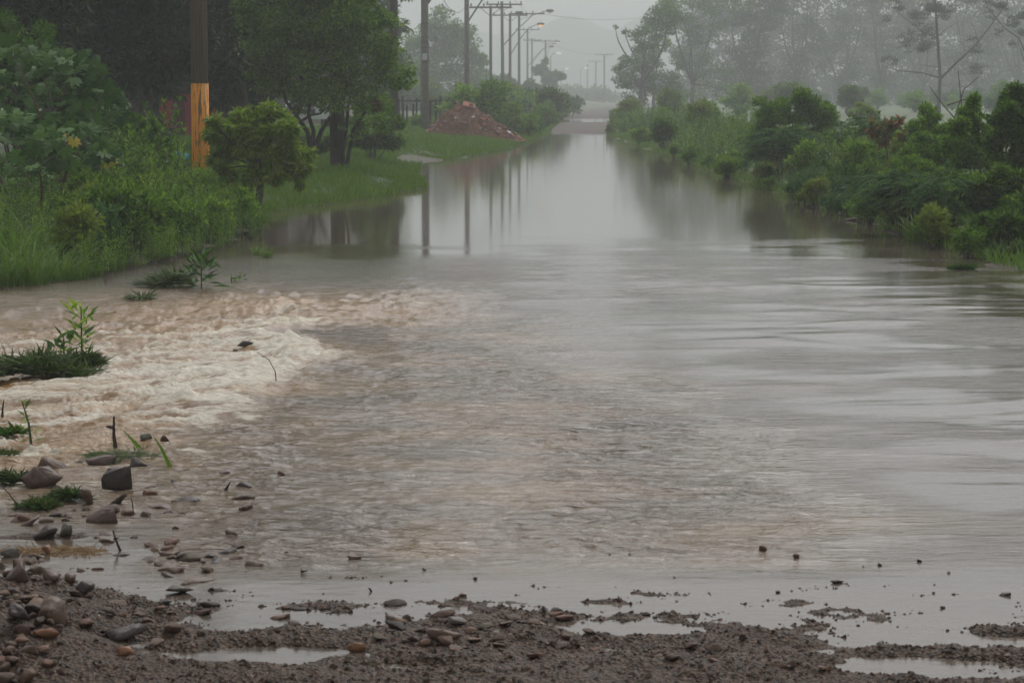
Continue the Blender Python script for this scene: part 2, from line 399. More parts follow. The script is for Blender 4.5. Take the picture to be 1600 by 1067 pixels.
rr = N(nt, 'ShaderNodeMapRange'); rr.inputs[3].default_value = .06; rr.inputs[4].default_value = .75; L(nt, fr.outputs[0], rr.inputs[0]); L(nt, rr.outputs[0], b.inputs['Roughness'])
b.inputs['IOR'].default_value = 1.45
# fine ripples: stronger in the running water, nearly none in the still water beyond
mp2 = N(nt, 'ShaderNodeMapping'); mp2.inputs['Scale'].default_value = (1, 2.6, 1); mp2.inputs['Rotation'].default_value = (0, 0, math.radians(-8))
L(nt, tc.outputs['Object'], mp2.inputs[0])
rn = N(nt, 'ShaderNodeTexNoise', Scale=7.0, Detail=7.0, Roughness=.6, Distortion=.3); L(nt, mp2.outputs[0], rn.inputs['Vector'])
s1 = N(nt, 'ShaderNodeMapRange'); s1.inputs[1].default_value = 0; s1.inputs[2].default_value = 1; s1.inputs[3].default_value = .0020; s1.inputs[4].default_value = .00030
L(nt, ac.outputs['Fac'], s1.inputs[0])
s2 = N(nt, 'ShaderNodeMath', operation='MULTIPLY_ADD'); L(nt, ar.outputs['Fac'], s2.inputs[0]); s2.inputs[1].default_value = .018; L(nt, s1.outputs[0], s2.inputs[2])
s3 = N(nt, 'ShaderNodeMath', operation='MULTIPLY_ADD'); L(nt, fr.outputs[0], s3.inputs[0]); s3.inputs[1].default_value = .03; L(nt, s2.outputs[0], s3.inputs[2])
ak = N(nt, 'ShaderNodeAttribute', attribute_name='chop')
cn = N(nt, 'ShaderNodeTexNoise', Scale=9.0, Detail=5.0, Roughness=.62, Distortion=.5); mp3 = N(nt, 'ShaderNodeMapping'); mp3.inputs['Scale'].default_value = (.42, 1.75, 1); mp3.inputs['Rotation'].default_value = (0, 0, math.radians(-22))
L(nt, tc.outputs['Object'], mp3.inputs[0]); L(nt, mp3.outputs[0], cn.inputs['Vector'])
kd = N(nt, 'ShaderNodeMath', operation='MULTIPLY'); kd.inputs[1].default_value = .060; L(nt, ak.outputs['Fac'], kd.inputs[0])
bk = N(nt, 'ShaderNodeBump', Strength=1.0); L(nt, cn.outputs[0], bk.inputs['Height']); L(nt, kd.outputs[0], bk.inputs['Distance'])
gn = N(nt, 'ShaderNodeTexNoise', Scale=34.0, Detail=6.0, Roughness=.7, Distortion=.8); L(nt, mp.outputs[0], gn.inputs['Vector'])
gd = N(nt, 'ShaderNodeMath', operation='MULTIPLY'); gd.inputs[1].default_value = .022; L(nt, fr.outputs[0], gd.inputs[0])
bg_ = N(nt, 'ShaderNodeBump', Strength=1.0); L(nt, gn.outputs[0], bg_.inputs['Height']); L(nt, gd.outputs[0], bg_.inputs['Distance']); L(nt, bk.outputs[0], bg_.inputs['Normal'])
bp = N(nt, 'ShaderNodeBump', Strength=1.0); L(nt, bg_.outputs[0], bp.inputs['Normal']); L(nt, rn.outputs[0], bp.inputs['Height']); L(nt, s3.outputs[0], bp.inputs['Distance']); L(nt, bp.outputs[0], b.inputs['Normal'])
w = mesh_np('flood_water', np.stack([WX, WY, WH], -1).reshape(-1, 3), FQ, WATER, smooth=True, attrs={'foam': WF, 'rough': WR, 'calm': WC, 'chop': WK})
tag(w, kind='structure')

# ------------------------------------------------------------------ foliage generators
def unit(v): return v / np.maximum(np.linalg.norm(v, axis=-1, keepdims=True), 1e-9)
def leaf_quads(P, D, Nn, Ln, Wd, fold=.12):
    """rhombus leaves. returns V,F"""
    D = unit(D); S = unit(np.cross(D, Nn)); Up = np.cross(S, D)
    Ln = np.broadcast_to(Ln, (len(P),))[:, None]; Wd = np.broadcast_to(Wd, (len(P),))[:, None]
    mid = P + D * Ln * .45
    a = mid + S * Wd / 2 + Up * Wd * fold; c = mid - S * Wd / 2 + Up * Wd * fold
    tip = P + D * Ln - Up * Ln * .08
    V = np.stack([P, a, tip, c], 1).reshape(-1, 3)
    Fc = np.arange(len(P) * 4).reshape(-1, 4)
    return V, Fc
def rv(n): return unit(R.normal(size=(n, 3)))

def crown_leaves(blobs, n, L_, W_, droop=.2, sub=26, subr=.34, shell=.5, seed_flat=1.0):
    """blobs: (x,y,z,rx,ry,rz). leaf clumps spread over each blob's shell"""
    blobs = np.array(blobs, float)
    vol = blobs[:, 3] * blobs[:, 5] + blobs[:, 4] * blobs[:, 5]
    cnt = np.maximum((n * vol / vol.sum()).astype(int), 10)
    Ps, Ds = [], []
    for bl, c in zip(blobs, cnt):
        k = max(6, int(sub * (.6 + .4 * R.random())))
        dirs = rv(k); rr = (shell + (1 - shell) * R.random((k, 1))) * .86
        cc = bl[:3] + dirs * rr * bl[3:6]
        rad = subr * (.55 + .9 * R.random(k)) * bl[3:6].mean()
        w = rad ** 2; w = w / w.sum()
        which = R.choice(k, c, p=w)
        d = rv(c); d[:, 2] = np.where(d[:, 2] < -.3, d[:, 2] * .6, d[:, 2])
        q = np.abs(R.random(c)) ** .45
        P = cc[which] + d * (q * rad[which])[:, None] * np.array([1, 1, .72])
        Ps.append(P); Ds.append(unit(d * .7 + rv(c) * .8 + np.array([0, 0, -droop]) + (P - bl[:3]) / bl[3:6] * .4))
    P = np.concatenate(Ps); D = np.concatenate(Ds)
    Nn = unit(rv(len(P)) * .8 + np.array([0, 0, 1.0]))
    s = .6 + .7 * R.random(len(P))
    return leaf_quads(P, D, Nn, L_ * s, W_ * s)

def ray_tree_branch(mb, base, blobs, r0, bend=.15, k=6):
    for bl in blobs:
        c = Vector(bl[:3]); b_ = Vector(base); n = 6; pts = []
        off = Vector((random.uniform(-1, 1), random.uniform(-1, 1), 0)) * (c - b_).length * bend
        for i in range(n + 1):
            t_ = i / n
            p = b_.lerp(c, t_) + off * math.sin(math.pi * t_) + Vector((0, 0, (c - b_).length * .08 * math.sin(math.pi * t_)))
            pts.append(p)
        mb.tube(pts, [r0 * (1 - .8 * i / n) for i in range(n + 1)], k)

def tree(name, label, cat, base, trunk_h, trunk_r, blobs, n, leaf, mat='mid', bark=None, group=None, droop=.2, lean=(0, 0), sub=26, subr=.34, shell=.5, fork=True):
    """blobs relative to the tree base"""
    t_ = empty(name, base); tag(t_, label, cat, group)
    mb = MB(); top = (lean[0], lean[1], trunk_h)
    pts = [(lean[0] * (i / 5) ** 1.5 + .03 * math.sin(i * 2.1), lean[1] * i / 5, -.15 + (trunk_h + .15) * i / 5) for i in range(6)]
    mb.tube(pts, [trunk_r * (1.25 if i == 0 else 1 - .07 * i) for i in range(6)], 9)
    mb.build('trunk', bark or BARK, t_, smooth=True)
    if fork:
        lb = MB(); ray_tree_branch(lb, pts[-1], blobs, trunk_r * .6); lb.build('branches', bark or BARK, t_, smooth=True)
    V, Fc = crown_leaves(blobs, n, leaf[0], leaf[1], droop, sub, subr, shell)
    mesh_np('crown', V, Fc, LM[mat], t_)
    return t_

def blobs_px(Y, base, items, dy=1.0):
    """items: (px,py,rpx, [dY]) -> blobs relative to base"""
    out = []
    for it in items:
        px, py, r = it[:3]; yy = Y + (it[3] if len(it) > 3 else random.uniform(-dy, dy))
        p = dp(px, py, yy); rr = r * yy / F
        out.append((p[0] - base[0], p[1] - base[1], p[2] - base[2], rr, rr, rr * .85))
    return out

def onbank(px, Y):
    x = (px - CX) / F * Y
    return (x, Y, float(ground_h(x, Y)))

# ------------------------------------------------------------------ LEFT: background trees
def leftmass(label, px, Y, items, n, leaf, mat, tr=.18, **kw):
    b_ = onbank(px, Y); return tree('tree', label, 'tree', b_, 1.6, tr, blobs_px(Y, b_, items, 1.6), n, leaf, mat, **kw)
leftmass('tall dark broadleaf tree at the left edge, above the castor bushes', 40, 37, [(-60, 40, 110), (40, -20, 120), (60, 90, 85), (-40, 120, 90), (-30, -90, 130), (90, -110, 120)], 24000, (.17, .08), 'dark')
leftmass('dark spreading tree behind the orange painted pole', 230, 41, [(130, 20, 95), (215, 60, 90), (290, 0, 95), (160, 110, 60), (250, 110, 55), (200, -60, 110), (300, -90, 110), (330, 90, 60)], 26000, (.16, .07), 'dark')
leftmass('dark tree whose crown fills the gap right of the orange painted pole', 380, 48, [(360, 30, 85), (400, 90, 75), (350, 110, 60), (430, 20, 80), (380, -70, 110), (450, 110, 55), (340, 140, 40)], 24000, (.15, .065), 'dark')
leftmass('dim tree farther back between the dark trees and the house', 130, 50, [(40, 60, 110), (150, 60, 110), (260, 60, 110), (340, 60, 100), (100, 130, 60), (220, 120, 60), (60, -60, 120), (200, -60, 120), (330, -70, 120)], 26000, (.22, .1), 'dark')
# the lighter tree leaning over the thick pole
b_ = onbank(500, 44.5)
T4 = empty('tree', b_); tag(T4, 'mid green tree with several thin crooked stems around the thick pole', 'tree')
items = [(470, 50, 80, -.6), (545, 60, 72, -.8), (612, 118, 32, -.9), (600, 80, 34, -.8), (575, 30, 42, -.5), (520, 120, 66, -1.2), (440, 120, 60, 0), (575, 150, 44, -.8), (410, 80, 62, .4), (500, -30, 80, -.5), (425, 10, 70, .2), (555, 200, 22, -.3), (590, 190, 20, .4), (470, 150, 34, .2), (560, -10, 40, -.4), (635, 112, 15, -.9), (440, -110, 90, 0), (520, -130, 90, -.3), (585, -70, 55, -.4), (400, -60, 80, .3), (530, -40, 60, -1.2), (530, 30, 50, -1.4)]
bl = blobs_px(44.5, b_, items)
V, Fc = crown_leaves(bl, 60000, .105, .042, .35, sub=26, subr=.36, shell=.45)
mesh_np('crown', V, Fc, LM['weed'], T4)
def pxpath(path, Y, base, dY=0):
    out = []
    for i, (px, py) in enumerate(path):
        p = dp(px, py, Y + dY * i / max(1, len(path) - 1)); out.append((p[0] - base[0], p[1] - base[1], p[2] - base[2]))
    return out
for path, r in [([(487, 236), (480, 205), (462, 180), (448, 160), (440, 130)], .055), ([(487, 236), (490, 205), (482, 180), (486, 150), (470, 120)], .05),
                ([(492, 234), (502, 205), (515, 185), (535, 160), (548, 120)], .055), ([(540, 282), (545, 240), (552, 205), (568, 180), (585, 150)], .05),
                ([(538, 282), (536, 240), (541, 205), (545, 160), (560, 110)], .045), ([(470, 190), (486, 180), (500, 178), (515, 165)], .03)]:
    mb = MB(); q = pxpath(path, 44.3, b_, -.3); mb.tube(q, [r * (1 - .12 * i) for i in range(len(q))], 7); mb.build('stem', BARK, T4, smooth=True)
rd = MB()
V, Fc = crown_leaves(blobs_px(43.6, b_, [(540, 4, 9, 0), (590, 165, 10, 0), (612, 60, 5, 0)]), 500, .09, .04)
mesh_np('young_leaves', V, Fc, LM['red'], T4)

# small light tree on the waterside
b_ = gp(404, 346)
items = [(370, 195, 34), (345, 215, 30), (400, 190, 30), (425, 178, 20), (440, 205, 28), (395, 225, 36), (455, 228, 26), (470, 245, 16), (355, 245, 28), (430, 245, 24), (474, 262, 14), (420, 170, 10), (465, 272, 11), (345, 268, 20), (372, 278, 20), (400, 272, 18), (432, 275, 18), (455, 268, 14), (484, 240, 10), (335, 190, 13), (385, 172, 9), (447, 186, 11), (468, 285, 9)]
t_ = empty('small_tree', b_); tag(t_, 'low bushy tree with yellow-green crown and one bare leaning trunk at the water', 'tree')
mb = MB(); q = pxpath([(405, 352), (404, 320), (407, 290), (404, 262), (400, 235), (398, 205)], b_[1], b_); mb.tube(q, [.062, .056, .05, .045, .035, .02], 9); mb.build('trunk', BARKL, t_, smooth=True)
items = [(a, c, r * .8) for a, c, r in items]; bl = blobs_px(b_[1], b_, items, .3); mb = MB(); ray_tree_branch(mb, q[3], bl, .02, k=5); mb.build('branches', BARK, t_, smooth=True)
V, Fc = crown_leaves(bl, 10500, .11, .036, .5, sub=11, subr=.36, shell=.5); mesh_np('crown', V, Fc, LM['fresh'], t_)

# faint trees in the mist, left
def misty(label, px, Y, items, n, leaf, mat='mid', **kw):
    b_ = onbank(px, Y); return tree('tree', label, 'tree', b_, 2.2, .18, blobs_px(Y, b_, items, 3), n, leaf, mat, group='trees in the mist', **kw)
misty('big rounded misty tree behind the grey pole with the number plate', 680, 220, [(670, 70, 48), (640, 90, 40), (705, 70, 44), (735, 95, 30), (680, 130, 60), (640, 150, 45), (730, 140, 38), (690, 40, 36), (722, 55, 22)], 22000, (.34, .2))
misty('misty tree right of the rounded one, behind the tallest bare pole', 765, 250, [(745, 95, 18), (752, 130, 26), (770, 150, 26), (785, 130, 18), (740, 165, 26), (800, 160, 22)], 12000, (.34, .2))
misty('misty tree reaching out over the road end behind the last left poles', 850, 290, [(845, 110, 12), (860, 125, 14), (874, 118, 9), (845, 150, 18), (830, 165, 16), (862, 150, 10), (852, 98, 6)], 9000, (.36, .22))
misty('low misty tree under the row of crossarm poles', 815, 250, [(800, 135, 14), (815, 150, 18), (830, 140, 14), (822, 175, 16), (795, 170, 16), (838, 182, 14)], 9000, (.34, .2))
misty('tall misty tree added behind the pale house and white car to darken the water', 455, 112, [(420, 60, 50), (470, 30, 55), (450, 110, 40), (510, 80, 45), (430, -40, 60), (500, -50, 60), (470, 150, 26), (410, 140, 30), (515, 140, 26)], 14000, (.3, .16))  # mostly hidden; added to keep bright sky out of the water's reflection
misty('tall misty tree added behind the thick dark pole to darken the water', 560, 106, [(550, 60, 45), (590, 40, 45), (570, 110, 40), (610, 100, 34), (560, -50, 60), (620, -30, 40), (545, 150, 24), (590, 150, 28)], 14000, (.3, .16))  # second added tree, blocks the sky mirrored under the crowns
misty('misty bushy tree behind the plank fence', 620, 165, [(625, 150, 38), (655, 150, 34), (600, 130, 40), (640, 120, 30), (690, 160, 22)], 12000, (.26, .15))

misty('faint tree belt closing the road gap far behind the last poles', 905, 470, [(x_, y_, 15) for x_ in range(850, 960, 13) for y_ in (178, 160, 146)], 9000, (.7, .45))
# hillside far away
def hill(name, pts, Y, depth, mat):
    xs_ = np.linspace(pts[0][0], pts[-1][0], 260)
    hs = np.interp(xs_, [p[0] for p in pts], [p[1] for p in pts])
    xs_w = (xs_ - CX) / F * Y; hz = CAMZ + (150 - hs) * Y / F + 1.6 * fbm(xs_w * .11, xs_w * 0, 4, 5)
    rows = []
    for k_ in range(14):
        a = k_ / 13; rows.append(np.stack([xs_w, np.full_like(xs_w, Y - depth + 2 * depth * a), hz * math.sin(math.pi * min(a * 1.0 + .0, 1)) ** .8 + 1.2 * fbm(xs_w * .15, xs_w * 0 + a * 9, 3, 7) * math.sin(math.pi * a) - .5], -1))
    V = np.concatenate(rows); n = len(xs_); idx = np.arange(14 * n).reshape(14, n)
    Fc = np.stack([idx[:-1, :-1], idx[:-1, 1:], idx[1:, 1:], idx[1:, :-1]], -1).reshape(-1, 4)
    o = mesh_np(name, V, Fc, mat, smooth=True); tag(o, kind='structure'); return o
HILL = solid('wooded_hill', (.045, .07, .035), .9, scale=.25, col2=(.06, .09, .045), bump=1.0)
hill('hills', [(-1400, 60), (-400, 40), (300, 30), (600, 40), (800, 55), (850, 42), (870, 28), (900, 24), (930, 40), (960, 48), (990, 30), (1030, 25), (1200, 10), (1700, 20), (3000, 60)], 1220, 60, HILL)

# ------------------------------------------------------------------ RIGHT: misty forest
def rt(label, px, Y, items, n, leaf, mat='mid', **kw):
    return misty(label, px, Y, items, n, leaf, mat, **kw)
rt('misty tree leaning over the right side of the road end', 1000, 178, [(985, 105, 24), (1010, 95, 28), (975, 125, 18), (1030, 120, 34), (1000, 140, 30), (1050, 150, 34), (965, 110, 9), (1015, 60, 26), (1040, 30, 34)], 16000, (.2, .11))
rt('wispy misty branch tree with sparse tufts beside the sky gap', 1020, 190, [(990, 55, 12), (975, 48, 7), (962, 44, 5), (998, 75, 12), (1015, 40, 20), (1040, 10, 26), (1030, 70, 22)], 5200, (.18, .1), subr=.28)
rt('tall misty tree behind the leaning one, crown past the top edge', 1080, 205, [(1060, 20, 40), (1100, 50, 40), (1080, 90, 40), (1120, 0, 50), (1060, -50, 50), (1110, 110, 36), (1080, 150, 34), (1140, 150, 30)], 16000, (.22, .12))
rt('tall misty tree right of the road with a thin crown top', 1170, 225, [(1150, 20, 36), (1190, 40, 40), (1170, 80, 40), (1200, -10, 40), (1160, 120, 40), (1200, 130, 36)], 12000, (.26, .15), mat='euc')
for i, (px, Y, lab) in enumerate([(1245, 240, 'misty slender tree above the round bush'), (1310, 255, 'misty slender tree right above the round bush'), (1375, 250, 'misty slender tree above the reddish-leaved sapling'),
                                  (1440, 262, 'misty slender tree left of the forked tree'), (1520, 245, 'misty slender tree behind the forked tree limb'), (1590, 258, 'misty slender tree at the right edge')]):
    it = [(px + random.uniform(-30, 30), y_, random.uniform(26, 46)) for y_ in (-40, -10, 15, 45, 75, 105, 135)]
    it += [(px + random.uniform(-40, 40), 165, 34), (px + random.uniform(-40, 40), 178, 26)]
    rt(lab, px, Y, it, 9000, (.26, .14), mat='euc')
rt('long dim belt tree closing the far right background', 1400, 330, [(x_, y_, 52) for x_ in range(1090, 1720, 56) for y_ in (-20, 40, 90, 140, 178)], 70000, (.7, .45), mat='euc', shell=.15)

# forked tree of the misty right side, limbs follow the photograph
def limb_tree(label, px, Y, limbs, tufts, n, leaf):
    b_ = onbank(px, Y); t_ = empty('tree', b_); tag(t_, label, 'tree')
    mb = MB()
    for path, r in limbs[:1]:
        q = pxpath(path, Y, b_); mb.tube(q, [r * (1 - .75 * i / (len(q) - 1)) for i in range(len(q))], 8)
    mb.build('trunk', BARKL, t_, smooth=True)
    for path, r in limbs[1:]:
        mb = MB(); q = pxpath(path, Y, b_, random.uniform(-1.4, 1.4)); mb.tube(q, [r * (1 - .7 * i / (len(q) - 1)) for i in range(len(q))], 6)
        mb.build('limb', BARKL, t_, smooth=True)
    V, Fc = crown_leaves(blobs_px(Y, b_, tufts, 1.2), n, leaf[0], leaf[1], .5, sub=12, subr=.42, shell=.25)
    mesh_np('crown', V, Fc, LM['euc'], t_)
limb_tree('slender forked tree with sparse grey tufts, one long limb rising to the right', 1467, 135,
          [([(1467, 215), (1467, 160), (1469, 120), (1465, 60), (1461, 0), (1458, -60)], .15),
           ([(1469, 122), (1440, 114), (1405, 111), (1380, 104)], .06), ([(1468, 125), (1495, 98), (1520, 75), (1545, 45), (1570, 10), (1590, -30)], .085),
           ([(1464, 60), (1440, 48), (1415, 30), (1395, 12)], .045), ([(1466, 58), (1480, 44), (1500, 34)], .03), ([(1467, 68), (1445, 64)], .03),
           ([(1528, 66), (1524, 50), (1515, 30)], .03), ([(1464, 30), (1478, 10), (1490, -15)], .03), ([(1466, 105), (1450, 103), (1435, 102)], .025)],
          [(1462, 10, 30), (1435, 25, 22), (1405, 8, 18), (1412, 68, 18), (1438, 72, 22), (1400, 95, 10), (1385, 92, 9), (1455, 45, 20), (1480, 20, 20), (1523, 75, 15), (1530, 105, 16), (1500, -5, 26), (1550, 20, 12), (1385, 30, 9), (1420, 50, 10), (1518, 60, 9), (1440, -20, 30)], 12000, (.115, .045))
limb_tree('bare-limbed tree reaching in at the top right corner', 1640, 122,
          [([(1650, 230), (1645, 140), (1640, 60), (1650, -40)], .16), ([(1641, 120), (1605, 90), (1592, 60), (1570, 45), (1545, 15), (1535, -10)], .06), ([(1600, 96), (1592, 70), (1590, 60)], .03), ([(1640, 60), (1600, 30), (1575, 28)], .05)],
          [(1580, 35, 16), (1565, 10, 16), (1598, 20, 20), (1583, 68, 9), (1545, 5, 12), (1620, 60, 30), (1560, 50, 8), (1600, 50, 12), (1560, -20, 25)], 6000, (.11, .045))
b_ = onbank(1500, 60); t_ = empty('dead_sapling', b_); tag(t_, 'thin bare crossing sticks between the right bushes and the forked tree', 'sapling')
for path in [[(1505, 190), (1497, 110)], [(1500, 195), (1470, 160), (1452, 135)], [(1490, 190), (1506, 140), (1530, 120)], [(1480, 165), (1510, 155), (1530, 148)]]:
    mb = MB(); q = pxpath(path + [], 60, b_); mb.tube(q, [.022 * (1 - .6 * i / (len(q) - 1)) for i in range(len(q))], 5); mb.build('stick', TWIG, t_)

# ------------------------------------------------------------------ RIGHT: bushes along the bank
def bush(label, px, Y, items, n, leaf, mat, cat='bush', name='bush', dy=.45, droop=0., subr=.32, stems=6, group=None, shell=.45):
    b_ = onbank(px, Y); t_ = empty(name, b_); tag(t_, label, cat, group)
    bl = blobs_px(Y, b_, items, dy)
    mb = MB(); ray_tree_branch(mb, (0, 0, -.1), bl[:stems], .02, k=5); mb.build('stems', BARK, t_)
    V, Fc = crown_leaves(bl, n, leaf[0], leaf[1], droop, sub=20, subr=subr, shell=shell); mesh_np('leaves', V, Fc, LM[mat], t_)
    return t_
bush('large rounded dark green bush, leftmost tall one on the right bank', 1240, 46, [(1200, 182, 34), (1240, 172, 36), (1275, 175, 30), (1280, 190, 32), (1190, 215, 28), (1235, 215, 38), (1285, 220, 30), (1220, 165, 18), (1262, 163, 18), (1292, 175, 16), (1240, 250, 40), (1290, 250, 26), (1195, 245, 26)], 30000, (.085, .026), 'weed', droop=-.6)
bush('pointed leafy column bush right of the reddish-leaved sapling', 1450, 33, [(1450, 190, 22), (1436, 205, 20), (1466, 210, 22), (1450, 230, 32), (1448, 174, 13), (1430, 240, 24), (1472, 240, 24), (1450, 262, 30)], 15000, (.065, .022), 'weed', droop=-.5)
bush('tall bright bush left of the tallest bush at the right edge', 1520, 30, [(1520, 180, 22), (1502, 200, 20), (1500, 230, 24), (1530, 210, 26), (1515, 250, 32), (1545, 240, 28), (1521, 160, 12), (1505, 178, 12)], 16000, (.07, .025), 'weed', droop=-.4)
bush('tallest glossy bush at the right edge of the picture', 1585, 28, [(1585, 160, 24), (1570, 185, 26), (1610, 170, 34), (1590, 215, 34), (1560, 225, 24), (1620, 230, 40), (1588, 142, 12), (1600, 260, 36), (1565, 265, 26)], 17000, (.085, .034), 'mid', droop=.1)
bush('mid green shrub below the tallest bush at the right edge', 1585, 25.2, [(1570, 275, 26), (1600, 285, 34), (1560, 305, 24), (1590, 325, 32), (1620, 330, 36), (1575, 350, 26), (1545, 290, 18)], 15000, (.07, .026), 'mid', droop=.1)
bush('shrub with light tips in front of the pointed column bush', 1430, 31, [(1400, 270, 22), (1430, 265, 26), (1460, 275, 28), (1415, 290, 24), (1450, 295, 26), (1490, 285, 26), (1500, 300, 24)], 13000, (.06, .02), 'weed')
bush('low shrub beside the yellowish reeds on the right bank', 1335, 37, [(1330, 250, 20), (1350, 240, 20), (1375, 250, 20), (1340, 275, 22), (1365, 275, 22), (1315, 270, 16), (1390, 268, 18)], 12000, (.06, .02), 'weed')
bush('round pale misty bush standing in the field behind the right bank', 1350, 84, [(1350, 170, 14), (1338, 178, 11), (1362, 178, 12), (1350, 186, 14)], 3500, (.1, .05), 'fresh')

bush('dark green bush behind the thick pole, right of the crooked stems', 585, 52, [(560, 190, 24), (585, 180, 26), (608, 190, 24), (575, 215, 26), (605, 218, 24), (555, 220, 18), (600, 165, 18)], 12000, (.1, .035), 'mid')
bush('dark bush left of the crooked stems, behind the small light tree', 415, 51, [(400, 170, 26), (425, 175, 20), (405, 205, 28), (430, 212, 18), (385, 190, 26)], 11000, (.1, .035), 'dark')
bush('low dark bushes at the foot of the crooked stems', 480, 50, [(445, 228, 16), (470, 224, 14), (500, 228, 16), (520, 222, 14), (455, 240, 14), (490, 240, 14)], 8000, (.09, .03), 'mid')
# feathery mimosa shrubs: arching twigs with paired fine leaflets
def feather(label, px, Y, hgt, wid, nfr, mat='feather', stem_path=None):
    b_ = onbank(px, Y); t_ = empty('feathery_shrub', b_); tag(t_, label, 'shrub')
    mb = MB(); P, D, Nn, Ln = [], [], [], []
    for s_ in range(3):
        a = random.uniform(0, 6.28); r = .1 * wid
        mb.tube([(r * .3 * math.cos(a), r * .3 * math.sin(a), -.15), (r * math.cos(a), r * math.sin(a), hgt * .35), (2 * r * math.cos(a), 2 * r * math.sin(a), hgt * .7)], [.018, .013, .006], 6)
    for f in range(nfr):
        a = R.random() * 6.283; rr = (R.random() ** .6) * wid * .30; z0 = hgt * (.38 + .57 * R.random() * (1 - rr / wid * .8))
        p = np.array([math.cos(a) * rr, math.sin(a) * rr * .8, z0]); out = np.array([math.cos(a + R.normal() * .5), math.sin(a + R.normal() * .5), .55 * R.random() + .05])
        ln = wid * (.16 + .16 * R.random()); k_ = 12; pts = []
        for i in range(k_ + 1):
            t1 = i / k_; pts.append(p + out * ln * t1 + np.array([0, 0, -ln * .55 * t1 * t1]))
        mb.tube([tuple(pts[0]), tuple(pts[5]), tuple(pts[10])], [.003, .0025, .0015], 3)
        pts = np.array(pts); dirn = unit(np.gradient(pts, axis=0)); side = unit(np.cross(dirn, [0, 0, 1]))
        for sg in (-1, 1):
            for q_ in range(3):
                P.append(pts[1:] - dirn[1:] * ln * .02 * q_); D.append(unit(side[1:] * sg + dirn[1:] * .55 + np.array([0, 0, -.15]) + R.normal(size=(k_, 3)) * .12)); Ln.append(np.full(k_, ln * .2) * (1.1 - np.linspace(0, .8, k_)))
    P = np.concatenate(P); D = np.concatenate(D); Ln = np.concatenate(Ln)
    V, Fc = leaf_quads(P, D, np.tile([0, .15, 1.], (len(P), 1)) + R.normal(size=(len(P), 3)) * .25, Ln, Ln * .26 + .004)
    mb.build('stems', BARK, t_); mesh_np('leaves', V, Fc, LM[mat], t_)
feather('feathery grey-green shrub in front of the rounded dark bush', 1222, 41, 1.15, 1.75, 230)
feather('feathery shrub leaning over the water with a dark slanting stem', 1410, 26.8, .85, 1.25, 170)
feather('feathery shrub over the water, right of the one with the slanting stem', 1480, 25.4, .85, 1.2, 160)
feather('small feathery shrub between the yellowish reeds and the leaning ones', 1345, 31.5, .6, 1.1, 130)
feather('feathery pale shrub behind the reddish-leaved sapling', 1345, 44, 1.1, 1.6, 160)
bush('leafy shrub with bright tips just behind the leaning feathery shrubs', 1445, 27.6, [(1400, 315, 26), (1430, 305, 26), (1465, 310, 28), (1500, 315, 26), (1445, 335, 30), (1490, 340, 28), (1410, 340, 22), (1520, 330, 24)], 14000, (.085, .028), 'weed', droop=-.2)
bush('dense low shrub at the right edge just above the waterline', 1570, 23.4, [(1545, 355, 24), (1575, 350, 28), (1605, 360, 32), (1560, 378, 24), (1595, 385, 28), (1530, 372, 18)], 13000, (.08, .028), 'mid', droop=0)
bush('bright leafy shrub at the right edge between the low shrub and the glossy bush', 1545, 26.2, [(1520, 290, 20), (1545, 300, 24), (1570, 320, 26), (1530, 325, 24), (1555, 345, 24)], 9000, (.08, .03), 'weed', droop=-.2)
# reddish sapling
b_ = onbank(1380, 36); t_ = empty('sapling', b_); tag(t_, 'thin sapling with red and orange tinged leaves above the right bank shrubs', 'sapling')
mb = MB(); q = pxpath([(1385, 300), (1387, 250), (1384, 225), (1383, 195)], 36, b_); mb.tube(q, [.02, .016, .012, .008], 6); mb.build('stem', BARK, t_)
V, Fc = crown_leaves(blobs_px(36, b_, [(1372, 200, 11), (1390, 196, 12), (1405, 192, 8), (1380, 216, 12), (1366, 208, 8), (1412, 210, 8), (1425, 208, 6)], .2), 900, .12, .045, .7, sub=8, shell=.3)
mesh_np('leaves', V, Fc, LM['red'], t_)

# ------------------------------------------------------------------ weeds: prototypes copied along the banks
def weed_proto(name, ns, hgt, spread, per, leaf, mat, up=.5, bare=.15, lean=.25):
    t_ = empty(name); mb = MB(); P, D, Ln = [], [], []
    for s_ in range(ns):
        a = R.random() * 6.283; r = spread * math.sqrt(R.random()); x0, y0 = r * math.cos(a), r * math.sin(a)
        hh = hgt * (.6 + .4 * R.random()); lx, ly = lean * hh * (R.normal() * .5 + math.cos(a) * .4), lean * hh * (R.normal() * .5 + math.sin(a) * .4)
        f = lambda q_: np.array([x0 + lx * q_ ** 1.6, y0 + ly * q_ ** 1.6, hh * q_])
        mb.tube([tuple(f(0) - [0, 0, .2]), tuple(f(.5)), tuple(f(1))], [.008, .006, .002], 4)
        for i in range(per):
            q_ = bare + (1 - bare) * (i + R.random()) / per; an = i * 2.4 + R.normal() * .3
            P.append(f(min(q_, 1))); D.append([math.cos(an), math.sin(an), up + .5 * q_ + R.normal() * .15]); Ln.append(leaf[0] * (1.15 - .55 * q_) * (.8 + .4 * R.random()))
        for i in range(6):
            an = i * 1.05; P.append(f(1)); D.append([math.cos(an) * .6, math.sin(an) * .6, 1]); Ln.append(leaf[0] * .6)
    P = np.array(P); D = np.array(D, float); Ln = np.array(Ln)
    V, Fc = leaf_quads(P, D, np.tile([0, 0, 1.], (len(P), 1)) + R.normal(size=(len(P), 3)) * .3, Ln, Ln * leaf[1] / leaf[0])
    mb.build('stems', STEM, t_); mesh_np('leaves', V, Fc, LM[mat], t_)
    return t_
